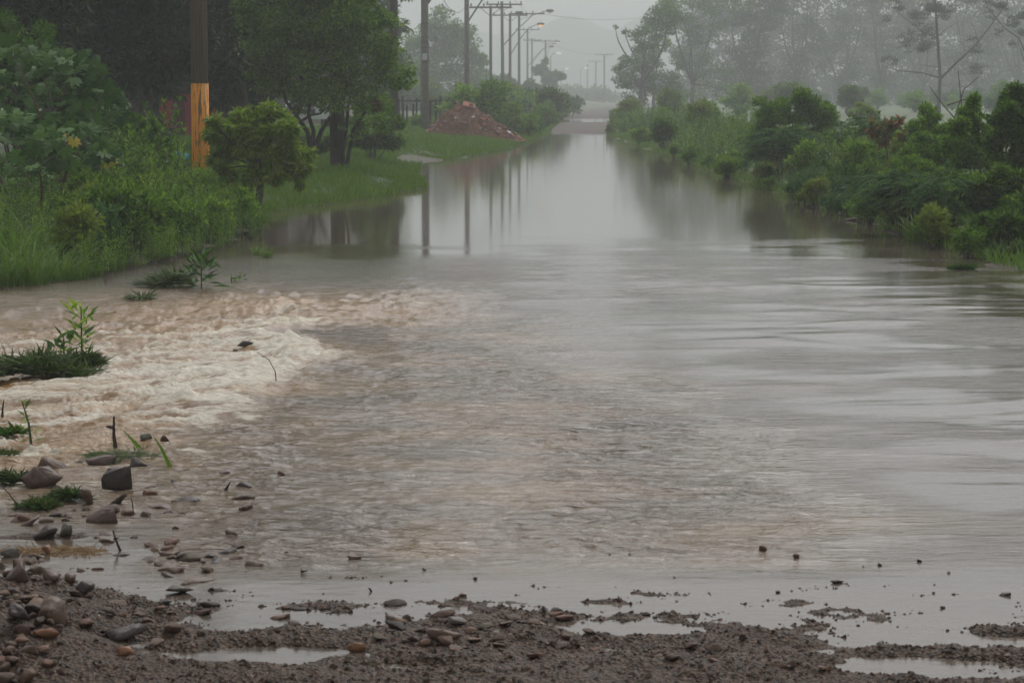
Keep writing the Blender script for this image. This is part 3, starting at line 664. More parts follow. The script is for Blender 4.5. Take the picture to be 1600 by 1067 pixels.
def grass_proto(name, n, hgt, spread, wd, mat, arch=.6):
    P, Fs = [], []; k_ = 5; n0 = 0
    for i in range(n):
        a = R.random() * 6.283; r = spread * math.sqrt(R.random()) * .7; x0, y0 = r * math.cos(a), r * math.sin(a)
        aa = a + R.normal() * .7; hh = hgt * (.45 + .55 * R.random()); ar = arch * hh * (.3 + R.random()); w_ = wd * (.7 + .5 * R.random())
        sx, sy = -math.sin(aa + R.normal() * .5), math.cos(aa + R.normal() * .5)
        for j in range(k_ + 1):
            q_ = j / k_; z = hh * (q_ * 1.15 - .38 * arch * q_ ** 3) - .04; rr = ar * q_ ** 1.8; ww = w_ * (1 - q_ ** 2 * .95) / 2
            cx_, cy_ = x0 + math.cos(aa) * rr, y0 + math.sin(aa) * rr
            P.append((cx_ - sx * ww, cy_ - sy * ww, z)); P.append((cx_ + sx * ww, cy_ + sy * ww, z))
            if j: Fs.append((n0 + 2 * j - 2, n0 + 2 * j - 1, n0 + 2 * j + 1, n0 + 2 * j))
        n0 += 2 * (k_ + 1)
    return mesh_np(name, P, Fs, LM[mat])
PW = [weed_proto('weed', 9, 1.0, .26, 30, (.14, .026), 'weed') for _ in range(3)] + [weed_proto('weed', 7, 1.0, .25, 28, (.12, .045), 'mid', up=.3) for _ in range(2)] + [weed_proto('weed', 11, .8, .3, 30, (.09, .026), 'weed', up=.6) for _ in range(2)]
used = set()
def put(protos, x, y, s, label, cat, group, rz=None, zoff=0., zs=1.0):
    k_ = random.randrange(len(protos)); p = protos[k_]
    if id(p) in used: o = copy_tree(p)
    else: o = p; used.add(id(p))
    o.location = (x, y, float(ground_h(x, y)) + zoff); o.rotation_euler = (0, 0, random.uniform(0, 6.28) if rz is None else rz); o.scale = (s, s, s * zs)
    tag(o, label, cat, group); return o
# left thicket: photo outline of its top, from its foot back
topL = np.interp
for i in range(120):
    px = random.uniform(-30, 395); foot = np.interp(px, [0, 130, 250, 340, 400], [440, 436, 408, 388, 370]); f = random.random() ** 1.2
    Y = gp(px, foot)[1] + .25 + f * np.interp(px, [0, 250, 400], [4.5, 9, 6])
    top = np.interp(px, [0, 100, 200, 230, 300, 380, 400], [300, 290, 190, 182, 255, 245, 300])
    x = (px - CX) / F * Y; zt = CAMZ + (150 - top) * Y / F; zt = zt * (.45 + .6 * f) * random.uniform(.8, 1.08)
    zt = max(.35, min(zt, 1.75))
    put(PW, x, Y, zt / 1.0, 'green weed standing in the dense thicket on the left bank', 'weed', 'weeds of the left bank thicket')
for i in range(26):
    px = random.uniform(120, 410); foot = np.interp(px, [0, 130, 250, 340, 400], [440, 436, 408, 388, 372]); Y = gp(px, foot)[1] + random.uniform(-.35, .5)
    put(PW, (px - CX) / F * Y, Y, random.uniform(.25, .5), 'short weed at the waterline of the left thicket', 'weed', 'short weeds at the left waterline')
# right bank weeds
for i in range(80):
    Y = 22.5 * (100 / 22.5) ** (random.random() ** .8); xr = np.interp(Y, XR[:, 0], XR[:, 1]); x = xr + .15 + random.random() ** 1.3 * 2.6
    hh = random.uniform(.35, .8) if x < xr + .9 else random.uniform(.7, 1.25)
    if Y < 36: hh *= .8
    put(PW, x, Y, hh, 'green weed on the right bank between the bushes', 'weed', 'weeds of the right bank')
for i in range(44):
    Y = random.uniform(60, 110); x = np.interp(Y, XR[:, 0], XR[:, 1]) + random.uniform(.6, 5)
    put(PW, x, Y, random.uniform(.7, 1.25), 'tall hazy weed in the field beyond the right bank', 'weed', 'tall weeds of the right field')
# far left verge below the poles
for i in range(24):
    Y = random.uniform(80, 150); x = np.interp(Y, XL[:, 0], XL[:, 1]) - random.uniform(.2, 6)
    put(PW, x, Y, random.uniform(.7, 1.2), 'hazy weed on the far left verge beyond the rubble heap', 'weed', 'weeds of the far left verge')
for i in range(14):
    Y = random.uniform(62, 70); x = (random.uniform(560, 632) - CX) / F * Y
    put(PW, x, Y, random.uniform(.5, 1.0), 'weed crowding the foot of the dark bare pole', 'weed', 'weeds around the dark pole')

def bushy(nm, mat):
    t_ = empty('bush'); bl = [(random.uniform(-.35, .35), random.uniform(-.3, .3), random.uniform(.3, .85), *([random.uniform(.22, .36)] * 2), random.uniform(.2, .32)) for _ in range(8)]
    mb = MB(); ray_tree_branch(mb, (0, 0, -.2), bl, .02, k=4); mb.build('stems', BARK, t_)
    V, Fc = crown_leaves(bl, 2600, .12, .045, -.3, sub=14, subr=.4, shell=.4); mesh_np('leaves', V, Fc, LM[mat], t_); return t_
PB = [bushy('a', 'mid'), bushy('b', 'weed'), bushy('c', 'weed'), bushy('d', 'feather'), bushy('e', 'fresh2')]
for i in range(80):
    Y = 46 * (125 / 46) ** random.random(); x = np.interp(Y, XR[:, 0], XR[:, 1]) + random.uniform(.0, 2.0 + .06 * Y)
    k_px = CX + x / Y * F; put(PB, x, Y, (.45 if 1110 < k_px < 1350 else 1) * random.choice([.5, .8, 1.0, 1.35]) * random.uniform(.85, 1.15) * (.38 + Y / 170), 'hazy low bush lining the far part of the right bank', 'bush', 'low bushes of the far right bank')
for i in range(30):
    Y = random.uniform(26, 46); x = np.interp(Y, XR[:, 0], XR[:, 1]) + random.uniform(.7, 3.2)
    put(PB, x, Y, random.uniform(.45, .8), 'low bush filling the right bank between the taller shrubs', 'bush', 'low bushes of the near right bank')
for i in range(64):
    Y = random.uniform(84, 170); x = np.interp(Y, XL[:, 0], XL[:, 1]) - random.uniform(.1, 1) ** 2 * 7
    put(PB, x, Y, random.choice([.55, .85, 1.2, 1.9]) * random.uniform(.85, 1.1), 'hazy bush on the far left verge beyond the rubble heap', 'bush', 'bushes of the far left verge')
for i in range(26):
    px = random.uniform(100, 400); foot = np.interp(px, [0, 130, 250, 340, 400], [440, 436, 408, 388, 370]); Y = gp(px, foot)[1] + random.uniform(.6, 5)
    top = np.interp(px, [0, 100, 200, 230, 300, 380, 400], [300, 290, 230, 220, 275, 255, 300]); zt = (CAMZ + (150 - top) * Y / F) * .62
    put(PB, (px - CX) / F * Y, Y, max(.4, min(zt, 1.0)), 'rounded bushy weed inside the left thicket', 'bush', 'bushy weeds of the left thicket')
for i in range(46):
    Y = 22.8 * (60 / 22.8) ** random.random(); x = np.interp(Y, XR[:, 0], XR[:, 1]) + random.uniform(-.15, .55)
    put(PB, x, Y, random.uniform(.22, .5), 'small leafy bush hanging over the waterline of the right bank', 'bush', 'small bushes at the right waterline')
for i in range(80):
    Y = random.uniform(125, 235); x = np.interp(Y, XR[:, 0], XR[:, 1]) + random.uniform(4, 60)
    put(PB, x, Y, random.uniform(1.0, 2.0), 'misty bush out in the field behind the right bank', 'bush', 'misty bushes of the right field')
PG = [grass_proto('grass_tuft', 110, .55, .24, .014, 'grass', .95) for _ in range(3)]
PS = [grass_proto('reed_tuft', 70, .6, .18, .009, 'straw', .3) for _ in range(2)]
for i, (px, py, s) in enumerate([(0, 448, 1.35), (45, 446, 1.3), (90, 440, 1.1), (-30, 452, 1.3), (20, 432, 1.5), (70, 430, 1.3), (120, 438, .8), (145, 433, .6), (50, 420, 1.4), (180, 424, .6), (-5, 415, 1.5)]):
    p = gp(px, py); put(PG, p[0], p[1] + .1, s * .74, 'long arching grass tuft at the left edge in front of the thicket', 'grass tuft', 'arching grass at the left edge')
for i in range(20):
    Y = random.uniform(22.5, 60); x = np.interp(Y, XR[:, 0], XR[:, 1]) + random.uniform(-.05, .6)
    put(PG, x, Y, random.uniform(.5, 1.1), 'grass tuft at the waterline of the right bank', 'grass tuft', 'grass tufts of the right waterline')
for i in range(24):
    p = gp(random.uniform(1215, 1330), random.uniform(268, 300)); put(PS, p[0] + .1, p[1] + random.uniform(0, 2), random.uniform(.6, 1.15), 'yellowish dry reed tuft below the rounded bush', 'reeds', 'dry reeds on the right bank')
for i, (px, py, s) in enumerate([(418, 402, .3), (402, 398, .28), (412, 345, .35), (395, 352, .4)]):
    p = gp(px, py); o = put(PG, p[0], p[1], s, 'small grass tuft poking out of the water near the small tree', 'grass tuft', 'tufts in the water'); o.location.z = 0

# lawn grass on the left verge
P = []; 
n_bl = 130000
Yb = 30 + 110 * R.random(n_bl) ** 1.15; xb = np.interp(Yb, XL[:, 0], XL[:, 1]) + .15 - 7 * R.random(n_bl) ** 1.3
hb = ground_h(xb, Yb); clump = fbm(xb * .8, Yb * .8, 3, 12)
keep = (hb > -.03) & (clump > -.55) & (np.exp(-(((xb + 2.3) / .8) ** 2 + ((Yb - 56) / 3.5) ** 2)) < .5)
xb, Yb, hb, clump = xb[keep], Yb[keep], hb[keep], clump[keep]
Pb = np.stack([xb, Yb, hb - .01], -1); Db = np.stack([R.normal(size=len(xb)) * .45, R.normal(size=len(xb)) * .45, np.ones(len(xb))], -1)
Lb = (.10 + .09 * R.random(len(xb))) * (1 + .6 * clump)
V, Fc = leaf_quads(Pb, Db, np.tile([.2, -1, .2], (len(xb), 1)), Lb, .016)
o = mesh_np('grass', V, Fc, LM['grass']); tag(o, 'short green grass covering the left verge', 'grass', kind='stuff')
nb2 = 16000
Yb = 21 + 80 * R.random(nb2) ** 1.3; xb = np.interp(Yb, XR[:, 0], XR[:, 1]) - .05 + 5 * R.random(nb2) ** 1.5; hb = ground_h(xb, Yb)
Pb = np.stack([xb, Yb, hb - .01], -1); Db = np.stack([R.normal(size=nb2) * .45, R.normal(size=nb2) * .45, np.ones(nb2)], -1)
V, Fc = leaf_quads(Pb, Db, np.tile([.2, -1, .2], (nb2, 1)), .10 + .14 * R.random(nb2), .016)
o = mesh_np('grass', V, Fc, LM['grass']); tag(o, 'rough grass covering the right bank', 'grass', kind='stuff')

# ------------------------------------------------------------------ castor bean bushes, big star leaves
def castor_leaf(P, D, Nn, s):
    D = D / np.linalg.norm(D); S = np.cross(D, Nn); S /= np.linalg.norm(S); Up = np.cross(S, D)
    lobes = 8; V = [P]; k_ = lobes * 2
    for i in range(k_):
        an = math.pi * (-.86 + 1.72 * i / (k_ - 1)) ; r = s * (1.0 - .28 * abs(an) / math.pi) if i % 2 == 0 else s * .60
        if i % 2 == 0: r *= (.9 + .2 * R.random())
        V.append(P + D * math.cos(an) * r + S * math.sin(an) * r - Up * (r * r / s) * .18)
    F_ = [(0, i + 1, i + 2) for i in range(k_ - 1)]
    return V, F_
def castor(label, px, Y, nodes, nl, size):
    b_ = onbank(px, Y); t_ = empty('castor_bush', b_); tag(t_, label, 'bush')
    bl = blobs_px(Y, b_, nodes, .8); mb = MB(); ray_tree_branch(mb, (0, 0, -.2), bl, .03, k=6); mb.build('stems', solid('castor_stem', (.10, .06, .035), .6), t_, smooth=True)
    V, Fs, n0 = [], [], 0; pet = MB(); YV, YF, y0 = [], [], 0
    arr = np.array(bl); w = arr[:, 3] ** 2; w /= w.sum()
    for i in range(nl):
        bb = arr[R.choice(len(arr), p=w)]; d = rv(1)[0]; d[2] = abs(d[2]) * .8 - .1; d[1] -= .35; d /= np.linalg.norm(d)
        P = bb[:3] + d * bb[3:6] * (.55 + .5 * R.random()); D = unit(np.array([d[0], d[1] * .6 - .2, -.15 - .45 * R.random()]) + R.normal(size=3) * .25); Nn = unit(np.array([d[0] * .3, -.9, .7]) + R.normal(size=3) * .22)
        s = size * (.55 + .6 * R.random()); v_, f_ = castor_leaf(P, D, Nn, s)
        pet.tube([tuple(bb[:3]), tuple(P)], [.006, .004], 3)
        if R.random() < .008:
            YV += v_; YF += [tuple(a + y0 for a in f) for f in f_]; y0 += len(v_)
        else:
            V += v_; Fs += [tuple(a + n0 for a in f) for f in f_]; n0 += len(v_)
    mesh_np('leaves', V, Fs, LM['castor'], t_); pet.build('leaf_stalks', STEM, t_)
    if YV: mesh_np('yellow_leaves', YV, YF, LM['yellow'], t_)
castor('castor bush with big star-shaped leaves, the higher one by the left edge', 90, 27.5, [(60, 100, 50), (110, 125, 55), (30, 150, 55), (150, 160, 45), (90, 190, 60), (175, 190, 35), (20, 90, 40)], 250, .15)
castor('castor bush with drooping star-shaped leaves and a yellow one, low at the left edge', 50, 25.3, [(20, 220, 50), (60, 260, 55), (110, 230, 55), (150, 260, 45), (20, 290, 50), (90, 300, 50), (-20, 200, 50)], 220, .145)
castor('castor bush nearest the dark bare patch left of the orange painted pole', 170, 29, [(150, 175, 40), (175, 215, 42), (140, 240, 44), (195, 240, 30)], 130, .14)
bush('fine-leaved green shrub rising above the castor leaves at the left edge', 35, 29.5, [(10, 70, 48), (55, 75, 42), (0, 40, 26), (95, 100, 36), (35, 120, 60), (75, 130, 50), (-20, 90, 50), (110, 150, 45)], 22000, (.08, .03), 'mid')
bush('fine-leaved dark shrub below the red wall, behind the thicket', 220, 29.5, [(205, 240, 38), (235, 235, 36), (190, 270, 40), (230, 280, 45), (260, 275, 36), (150, 290, 50), (110, 300, 50), (222, 200, 22), (235, 195, 14)], 22000, (.075, .028), 'mid')
bush('soft feathery bright weed bush around the foot of the orange painted pole', 320, 31, [(300, 290, 34), (340, 285, 34), (370, 290, 34), (320, 320, 40), (365, 325, 36), (280, 300, 34), (385, 275, 18), (270, 330, 40)], 20000, (.085, .018), 'weed')

# leafy plants standing in the current
def leafy(label, px, py, hgt, n, leaf, mat='weed', lean=(0, 0), wdt=.12, stem=True):
    b_ = gp(px, py); h0 = float(water_fields(np.array([b_[0]]), np.array([b_[1]]))[0][0]); t_ = empty('leafy_plant', (b_[0], b_[1], h0)); tag(t_, label, 'plant')
    mb = MB(); mb.tube([(0, 0, -.1), (lean[0] * .4, 0, hgt * .5), (lean[0], lean[1], hgt)], [.008, .006, .003], 5); mb.build('stem', STEM, t_)
    P, D, Ln = [], [], []
    for i in range(n):
        q_ = .08 + .92 * i / n; an = i * 2.4 + R.normal() * .4
        P.append([lean[0] * q_ + R.normal() * wdt * .15, lean[1] * q_ + R.normal() * wdt * .15, hgt * q_]); D.append([math.cos(an), math.sin(an), .1 + .9 * q_ + R.normal() * .2]); Ln.append(leaf[0] * (.7 + .5 * R.random()))
    P = np.array(P); D = np.array(D); Ln = np.array(Ln); V, Fc = leaf_quads(P, D, np.tile([0, -.3, 1.], (n, 1)), Ln, Ln * leaf[1] / leaf[0]); mesh_np('leaves', V, Fc, LM[mat], t_); return t_
leafy('dark broad-leaved plant standing in the water in front of the thicket', 315, 450, .26, 46, (.17, .05), 'castor', wdt=.5)
leafy('bright leafy plant on the left, standing in the rapids', 128, 545, .36, 44, (.13, .035), 'weed', wdt=.3)
leafy('darker leafy plant left of the bright one in the rapids', 100, 552, .2, 34, (.12, .036), 'castor', wdt=.4)
leafy('thin lone sprig with few leaves left of the twig stake', 52, 690, .22, 14, (.07, .016), 'weed', lean=(-.05, 0))
leafy('tiny floating leafy sprig right of the dark broad-leaved plant', 362, 441, .05, 14, (.08, .03), 'castor', wdt=.6)
def mound(label, px, py, w_, hgt, n, mat, cat='grass clump', name='grass_clump', bl=.12, bw=.012, flat=.12):
    b_ = gp(px, py); h0 = float(water_fields(np.array([b_[0]]), np.array([b_[1]]))[0][0]); P = []
    a = R.random(n) * 6.283; r = np.sqrt(R.random(n)) * (.62 + .55 * pn(np.cos(a) * 1.7 + px, np.sin(a) * 1.7 + py, 2)); x = w_ * r * np.cos(a); y = w_ * .6 * r * np.sin(a); z = hgt * np.clip(1 - r * r, 0, 1) * R.random(n) ** .3 * (.5 + 1.1 * np.abs(pn(x * 14, y * 14, 6)))
    D = np.stack([np.cos(a) * .6 - .35 + R.normal(size=n) * .7, np.sin(a) * .6 + R.normal(size=n) * .5, flat + R.random(n) * .5 - .1], -1)
    V, Fc = leaf_quads(np.stack([x, y, z - .01], -1), D, rv(n) * .5 + np.array([0, -.5, 1.]), bl * (.5 + .8 * R.random(n)), bw)
    o = mesh_np(name, V, Fc, LM[mat]); o.location = (b_[0], b_[1], h0 + .005); tag(o, label, cat); return o
mound('large matted green clump in the rapids at the left edge', 55, 572, .38, .11, 2600, 'drift', bl=.12)
mound('matted clump under the bright leafy plant in the rapids', 125, 560, .2, .08, 1100, 'drift', bl=.1)
mound('matted grass heap left of the dark broad-leaved plant', 262, 448, .28, .08, 1100, 'drift', bl=.16)
mound('dark green mat floating at the right waterline', 1506, 421, .16, .03, 500, 'castor', bl=.08)
mound('tangled clump at the waterline on the right edge', 1580, 408, .3, .12, 1200, 'drift', bl=.14)
mound('twisted grass and roots piled on the flat rocks under the twig stake', 190, 712, .20, .03, 420, 'drift', bl=.10, bw=.005, flat=-.1)
mound('green clump beside the pointed dark rocks', 107, 776, .09, .035, 420, 'drift', bl=.05)
mound('green clump on the dark rock at the left edge', 20, 748, .09, .04, 420, 'drift', bl=.05)
mound('low green clump between rocks near the left edge', 60, 790, .09, .025, 420, 'drift', bl=.05)
mound('small green patch at the left edge above the rocks', 8, 700, .06, .02, 200, 'drift', bl=.05)
mound('trailing green weed at the left edge below the lone sprig', 15, 672, .1, .02, 220, 'castor', bl=.07)
mound('brown dry straw heap among the stones at the left', 110, 862, .17, .015, 800, 'straw', bl=.06, bw=.0035, flat=-.22)
mound('brown dry straw tuft near the left edge stones', 30, 862, .12, .015, 450, 'straw', bl=.06, bw=.0035, flat=-.22)
mound('thin green tuft floating in the rapids right of the leafy plants', 135, 568, .12, .02, 130, 'drift', bl=.13)
mound('thin trailing leaves in the rapids below the broad-leaved plant', 222, 466, .12, .02, 110, 'drift', bl=.14)
# single blades and twigs
def blade(label, pts, Y, w_, mat, cat='blade', name='sedge'):
    b_ = gp(*pts[0]); q = [dp(px, py, b_[1]) for px, py in pts]; P, Fs = [], []
    for i, p in enumerate(q):
        ww = w_ * (1 - i / (len(q) - 1)) ** .6 / 2 + .001; P += [(p[0] - ww, p[1], p[2]), (p[0], p[1] - ww * .5, p[2] + ww * .2), (p[0] + ww, p[1], p[2])]
        if i: a = 3 * i; Fs += [(a - 3, a - 2, a + 1, a), (a - 2, a - 1, a + 2, a + 1)]
    o = mesh_np(name, P, Fs, LM[mat]); tag(o, label, cat); return o
blade('broad green blade rising behind the flat rocks', [(218, 700), (208, 688), (192, 672)], 0, .028, 'grass')
blade('broad green blade bent down to the water right of the flat rocks', [(266, 730), (252, 700), (238, 678)], 0, .02, 'grass')
def twig(label, paths, Y=None, r=.006, cat='twig'):
    b_ = gp(*paths[0][0]); t_ = MB()
    for p_ in paths: q = [dp(px, py, b_[1]) for px, py in p_]; t_.tube(q, [r * (1 - .6 * i / (len(q) - 1)) for i in range(len(q))], 5)
    o = t_.build('twig', TWIG, None); tag(o, label, cat); return o
twig('upright dark twig stake on the flat rocks', [[(181, 700), (178, 680), (178, 650)], [(179, 668), (166, 666)]], r=.012)
twig('thin curved twig arching out of the white water', [[(432, 600), (430, 580), (420, 562), (402, 550)]], r=.004)
twig('thin upright twig between the stones below the pointed rocks', [[(209, 805), (207, 785), (204, 775)]], r=.003)
twig('slanting thin twig at the left edge near the low clump', [[(28, 790), (15, 772), (2, 758)]], r=.004)
twig('forked dark twig in the water right of the straw heap', [[(188, 860), (182, 845), (176, 828)], [(178, 842), (186, 840)]], r=.006)
twig('dark spider-like root knot in the water before the thicket', [[(166, 442), (160, 434), (170, 428), (176, 438)], [(166, 440), (165, 430)]], r=.006)
twig('small upright stub at the left edge above the small green patch', [[(4, 652), (4, 640), (6, 625)]], r=.008)
twig('thin dark branch lying on the water under the feathery shrubs', [[(1322, 345), (1340, 342), (1368, 344)], [(1340, 342), (1352, 338)]], r=.03)
twig('dark slanting stem standing in the water at the right bank', [[(1402, 362), (1392, 340), (1380, 322)]], r=.02)
twig('dark root sticking up beside the slanting stem', [[(1470, 384), (1462, 378), (1450, 383)], [(1466, 380), (1470, 340)]], r=.018)

# ------------------------------------------------------------------ stones
def rock_mesh(name, d, npts=16, flat=1.0, sharp=.0, seed=0, sub=1):
    rg_ = np.random.default_rng(seed); bm = bmesh.new()
    q = unit(rg_.normal(size=(npts, 3))) * (1 + sharp * rg_.normal(size=(npts, 1)))
    for p in q: bm.verts.new((p[0] * d[0], p[1] * d[1], p[2] * d[2] * flat))
    r_ = bmesh.ops.convex_hull(bm, input=bm.verts)
    bmesh.ops.delete(bm, geom=[v for v in bm.verts if not v.link_faces], context='VERTS')
    bmesh.ops.bevel(bm, geom=list(bm.edges), offset=min(d) * .11, segments=2, affect='EDGES', clamp_overlap=True)
    bmesh.ops.triangulate(bm, faces=bm.faces)
    bmesh.ops.subdivide_edges(bm, edges=[e for e in bm.edges if e.calc_length() > max(d) * .35], cuts=2, use_grid_fill=True)
    for v in bm.verts:
        k_ = float(fbm(np.array([v.co.x / d[0] * 1.7 + seed]), np.array([v.co.y / d[1] * 1.7 + v.co.z / d[2]]), 3, seed % 13)[0]); v.co *= 1 + .075 * k_
    for f in bm.faces: f.smooth = True
    me = bpy.data.meshes.new(name); bm.to_mesh(me); bm.free(); return me
def stone(label, px, py, w_, h_, mat=ROCK, seed=0, npts=16, dep=1.0, cat='stone', name='stone', rot=0., tilt=0., sink=.35, group=None, sharp=.0, lift=0.):
    """px,py = foot centre in photo, w_,h_ = visible size in photo px"""
    b_ = gp(px, py); k_ = b_[1] / F; wx, hz = w_ * k_ / 2 * 1.15, h_ * k_ * 1.2
    full = hz / (1 - sink) / 2
    me = rock_mesh(name, (wx, wx * dep, full), npts, 1.0, sharp, seed); me.materials.append(mat)
    o = bpy.data.objects.new(name, me); COL.objects.link(o)
    yy = b_[1] + wx * dep * .4
    base = max(float(ground_h(b_[0], yy)), float(water_fields(np.array([b_[0]]), np.array([yy]))[0][0]) if yy > 7.3 else -1)
    o.location = (b_[0], yy, base + full * (1 - 2 * sink) + lift); o.rotation_euler = (0, tilt, rot); tag(o, label, cat, group); return o
stones = [
 ('pointed dark triangular rock standing upright behind the blocky one', 184, 762, 52, 40, R_DARK, 1, 7, .5, .1, .2),
 ('blocky brown rock with flat front, left of the pointed triangular one', 140, 785, 56, 30, R_BROWN, 2, 9, .6, 0, 0),
 ('dark tilted rock leaning in front of the pointed triangular one', 180, 784, 34, 26, R_DARK, 3, 8, .6, .2, -.3),
 ('long dark jagged rock at the left edge beside the blocky one', 66, 754, 84, 26, R_PURP, 4, 11, .5, .1, .08),
 ('smooth brown rock just behind the long dark jagged one', 82, 729, 64, 26, R_BROWN, 5, 14, .6, 0, .1),
 ('flat dark rock on the left under the twisted grass', 162, 720, 60, 18, R_PURP, 6, 12, .5, 0, 0),
 ('flat dark wedge rock on the right under the twisted grass', 224, 728, 58, 24, R_DARK, 7, 10, .6, 0, .05),
 ('square grey rock behind the broad green blade', 228, 690, 22, 12, R_GREY, 8, 8, .8, 0, 0),
 ('low brown rock washed by water right of the square grey one', 256, 688, 26, 10, R_BROWN, 9, 12, .6, 0, 0),
 ('pale purple slab stone by the left edge with a dark front', 44, 820, 46, 24, R_PURP, 10, 9, .7, .2, 0),
 ('broad grey rock with broken top below the pointed rocks', 158, 818, 56, 26, R_PURP, 11, 11, .6, 0, .1),
 ('dark pointed rock above the dry straw heap', 70, 843, 42, 24, R_DARK, 12, 7, .7, 0, 0),
 ('greenish grey rock right of the dark pointed one above the straw', 98, 840, 30, 20, R_GREY, 13, 8, .7, 0, .2),
 ('tan triangular stone in front of the straw heap', 75, 866, 24, 14, R_ORANGE, 14, 8, .8, 0, 0),
 ('dark flat stone near the left edge below the straw', 14, 872, 34, 16, R_GREY, 15, 10, .8, 0, 0),
 ('flat long purple stone below the straw heap', 45, 875, 44, 8, R_PURP, 16, 12, .6, 0, 0),
 ('large rounded brown boulder on the pile at the lower left', 80, 1003, 52, 40, R_BROWN, 17, 26, .9, 0, .1),
 ('dark grey angular boulder at the left edge of the pile', 22, 1018, 46, 34, R_DARK, 18, 14, .9, 0, 0),
 ('grey rounded stone on top of the lower left pile', 28, 948, 38, 26, R_PURP, 19, 22, .9, 0, 0),
 ('purple brown stone right of the grey rounded one on the pile', 80, 938, 30, 22, R_PURP, 20, 20, .9, 0, 0),
 ('brown upright stone alone in shallow water beside the pile', 108, 928, 20, 18, R_BROWN, 21, 16, .9, 0, .3),
 ('dark round stone at the right end of the pile', 134, 946, 32, 18, R_DARK, 22, 20, .8, 0, 0),
 ('long dark slab on the shore right of the lower left pile', 192, 1006, 70, 20, R_DARK, 23, 12, .6, .2, -.2),
 ('flat reddish orange stone below the long dark slab', 196, 1030, 40, 16, R_ORANGE, 24, 12, .7, 0, 0),
 ('tan flat stone on the gravel below the boulder', 72, 1022, 40, 14, R_ORANGE, 25, 14, .8, 0, 0),
 ('flat dark slab with pale top at the edge of the shallow channel', 288, 876, 40, 12, R_DARK, 26, 10, .7, .2, 0),
 ('flat brown slab just left of the pale-topped one', 268, 868, 40, 8, R_BROWN, 27, 12, .6, 0, 0),
 ('olive flat stone below the shallow channel edge', 280, 928, 44, 12, R_GREY, 28, 14, .6, 0, 0),
 ('dark rock breaking the water below the boil', 358, 768, 26, 14, R_DARK, 29, 10, .7, .3, -.3),
 ('black rock poking out of the white water', 382, 541, 26, 7, R_DARK, 30, 14, .5, 0, -.1),
 ('small black rock left of the one in the white water', 368, 546, 12, 5, R_DARK, 31, 14, .6, 0, 0),
 ('small black rock below the pair in the white water', 378, 563, 12, 7, R_DARK, 32, 12, .6, 0, 0),
 ('large pale brown slab at the middle of the waterline', 602, 970, 58, 20, R_PURP, 33, 14, .5, 0, 0),
 ('small slab touching the large pale brown slab', 636, 970, 20, 13, R_BROWN, 34, 12, .6, 0, 0),
 ('wide flat purple brown slab right of the orange stone', 692, 1010, 60, 17, R_BROWN, 35, 14, .6, 0, .05),
 ('dark stone touching the wide flat slab', 650, 1011, 28, 9, R_DARK, 36, 12, .7, 0, 0),
 ('bright orange tan stone at the puddle end', 556, 1018, 38, 15, R_ORANGE, 37, 14, .6, .2, -.1),
 ('grey upright stone behind the bright orange one', 577, 996, 18, 14, R_GREY, 38, 10, .8, 0, .2),
 ('flat grey stone above the wide purple slab', 718, 980, 44, 12, R_GREY, 39, 12, .6, 0, .1),
 ('lone dark red stone on the gravel right of the middle', 1116, 1030, 26, 14, R_BROWN, 40, 14, .7, 0, 0),
 ('lone red brown stone in the open water on the right', 1244, 873, 11, 9, R_BROWN, 41, 12, .8, 0, 0),
 ('brown stone in the open water, left of the lone red one', 1192, 861, 16, 9, R_BROWN, 42, 14, .7, 0, 0),
 ('long flat dark stone in the open water on the right', 1310, 911, 26, 5, R_DARK, 43, 14, .5, 0, 0),
 ('dark round stone in the calm shallow left of the slabs', 475, 897, 13, 9, R_DARK, 44, 14, .8, 0, 0),
 ('flat brown stone in the calm shallow', 554, 873, 24, 9, R_BROWN, 45, 14, .6, 0, 0),
 ('small dark leaf-shaped stone in the calm shallow', 579, 924, 13, 9, R_DARK, 46, 9, .6, 0, .4),
 ('dark stone at the edge of the upper right puddle', 1378, 1006, 18, 12, R_DARK, 47, 16, .8, 0, 0),
 ('rectangular dark stone in the water at the right edge', 1570, 931, 22, 7, R_DARK, 48, 10, .6, 0, 0),
 ('pale flat stone washed over on the right shore', 1545, 963, 24, 8, R_ORANGE, 49, 14, .6, 0, 0),
 ('brown stone before the lower right puddle', 1354, 1059, 22, 7, R_BROWN, 50, 12, .6, 0, 0),
]
for (lab, px, py, w_, h_, mt_, sd, npt, dep_, rot_, tilt_) in stones:
    stone(lab, px, py, w_, h_, mt_, sd, max(7, int(npt * .75)), dep_, rot=rot_, tilt=tilt_, sink=.3 if py < 900 else .22)

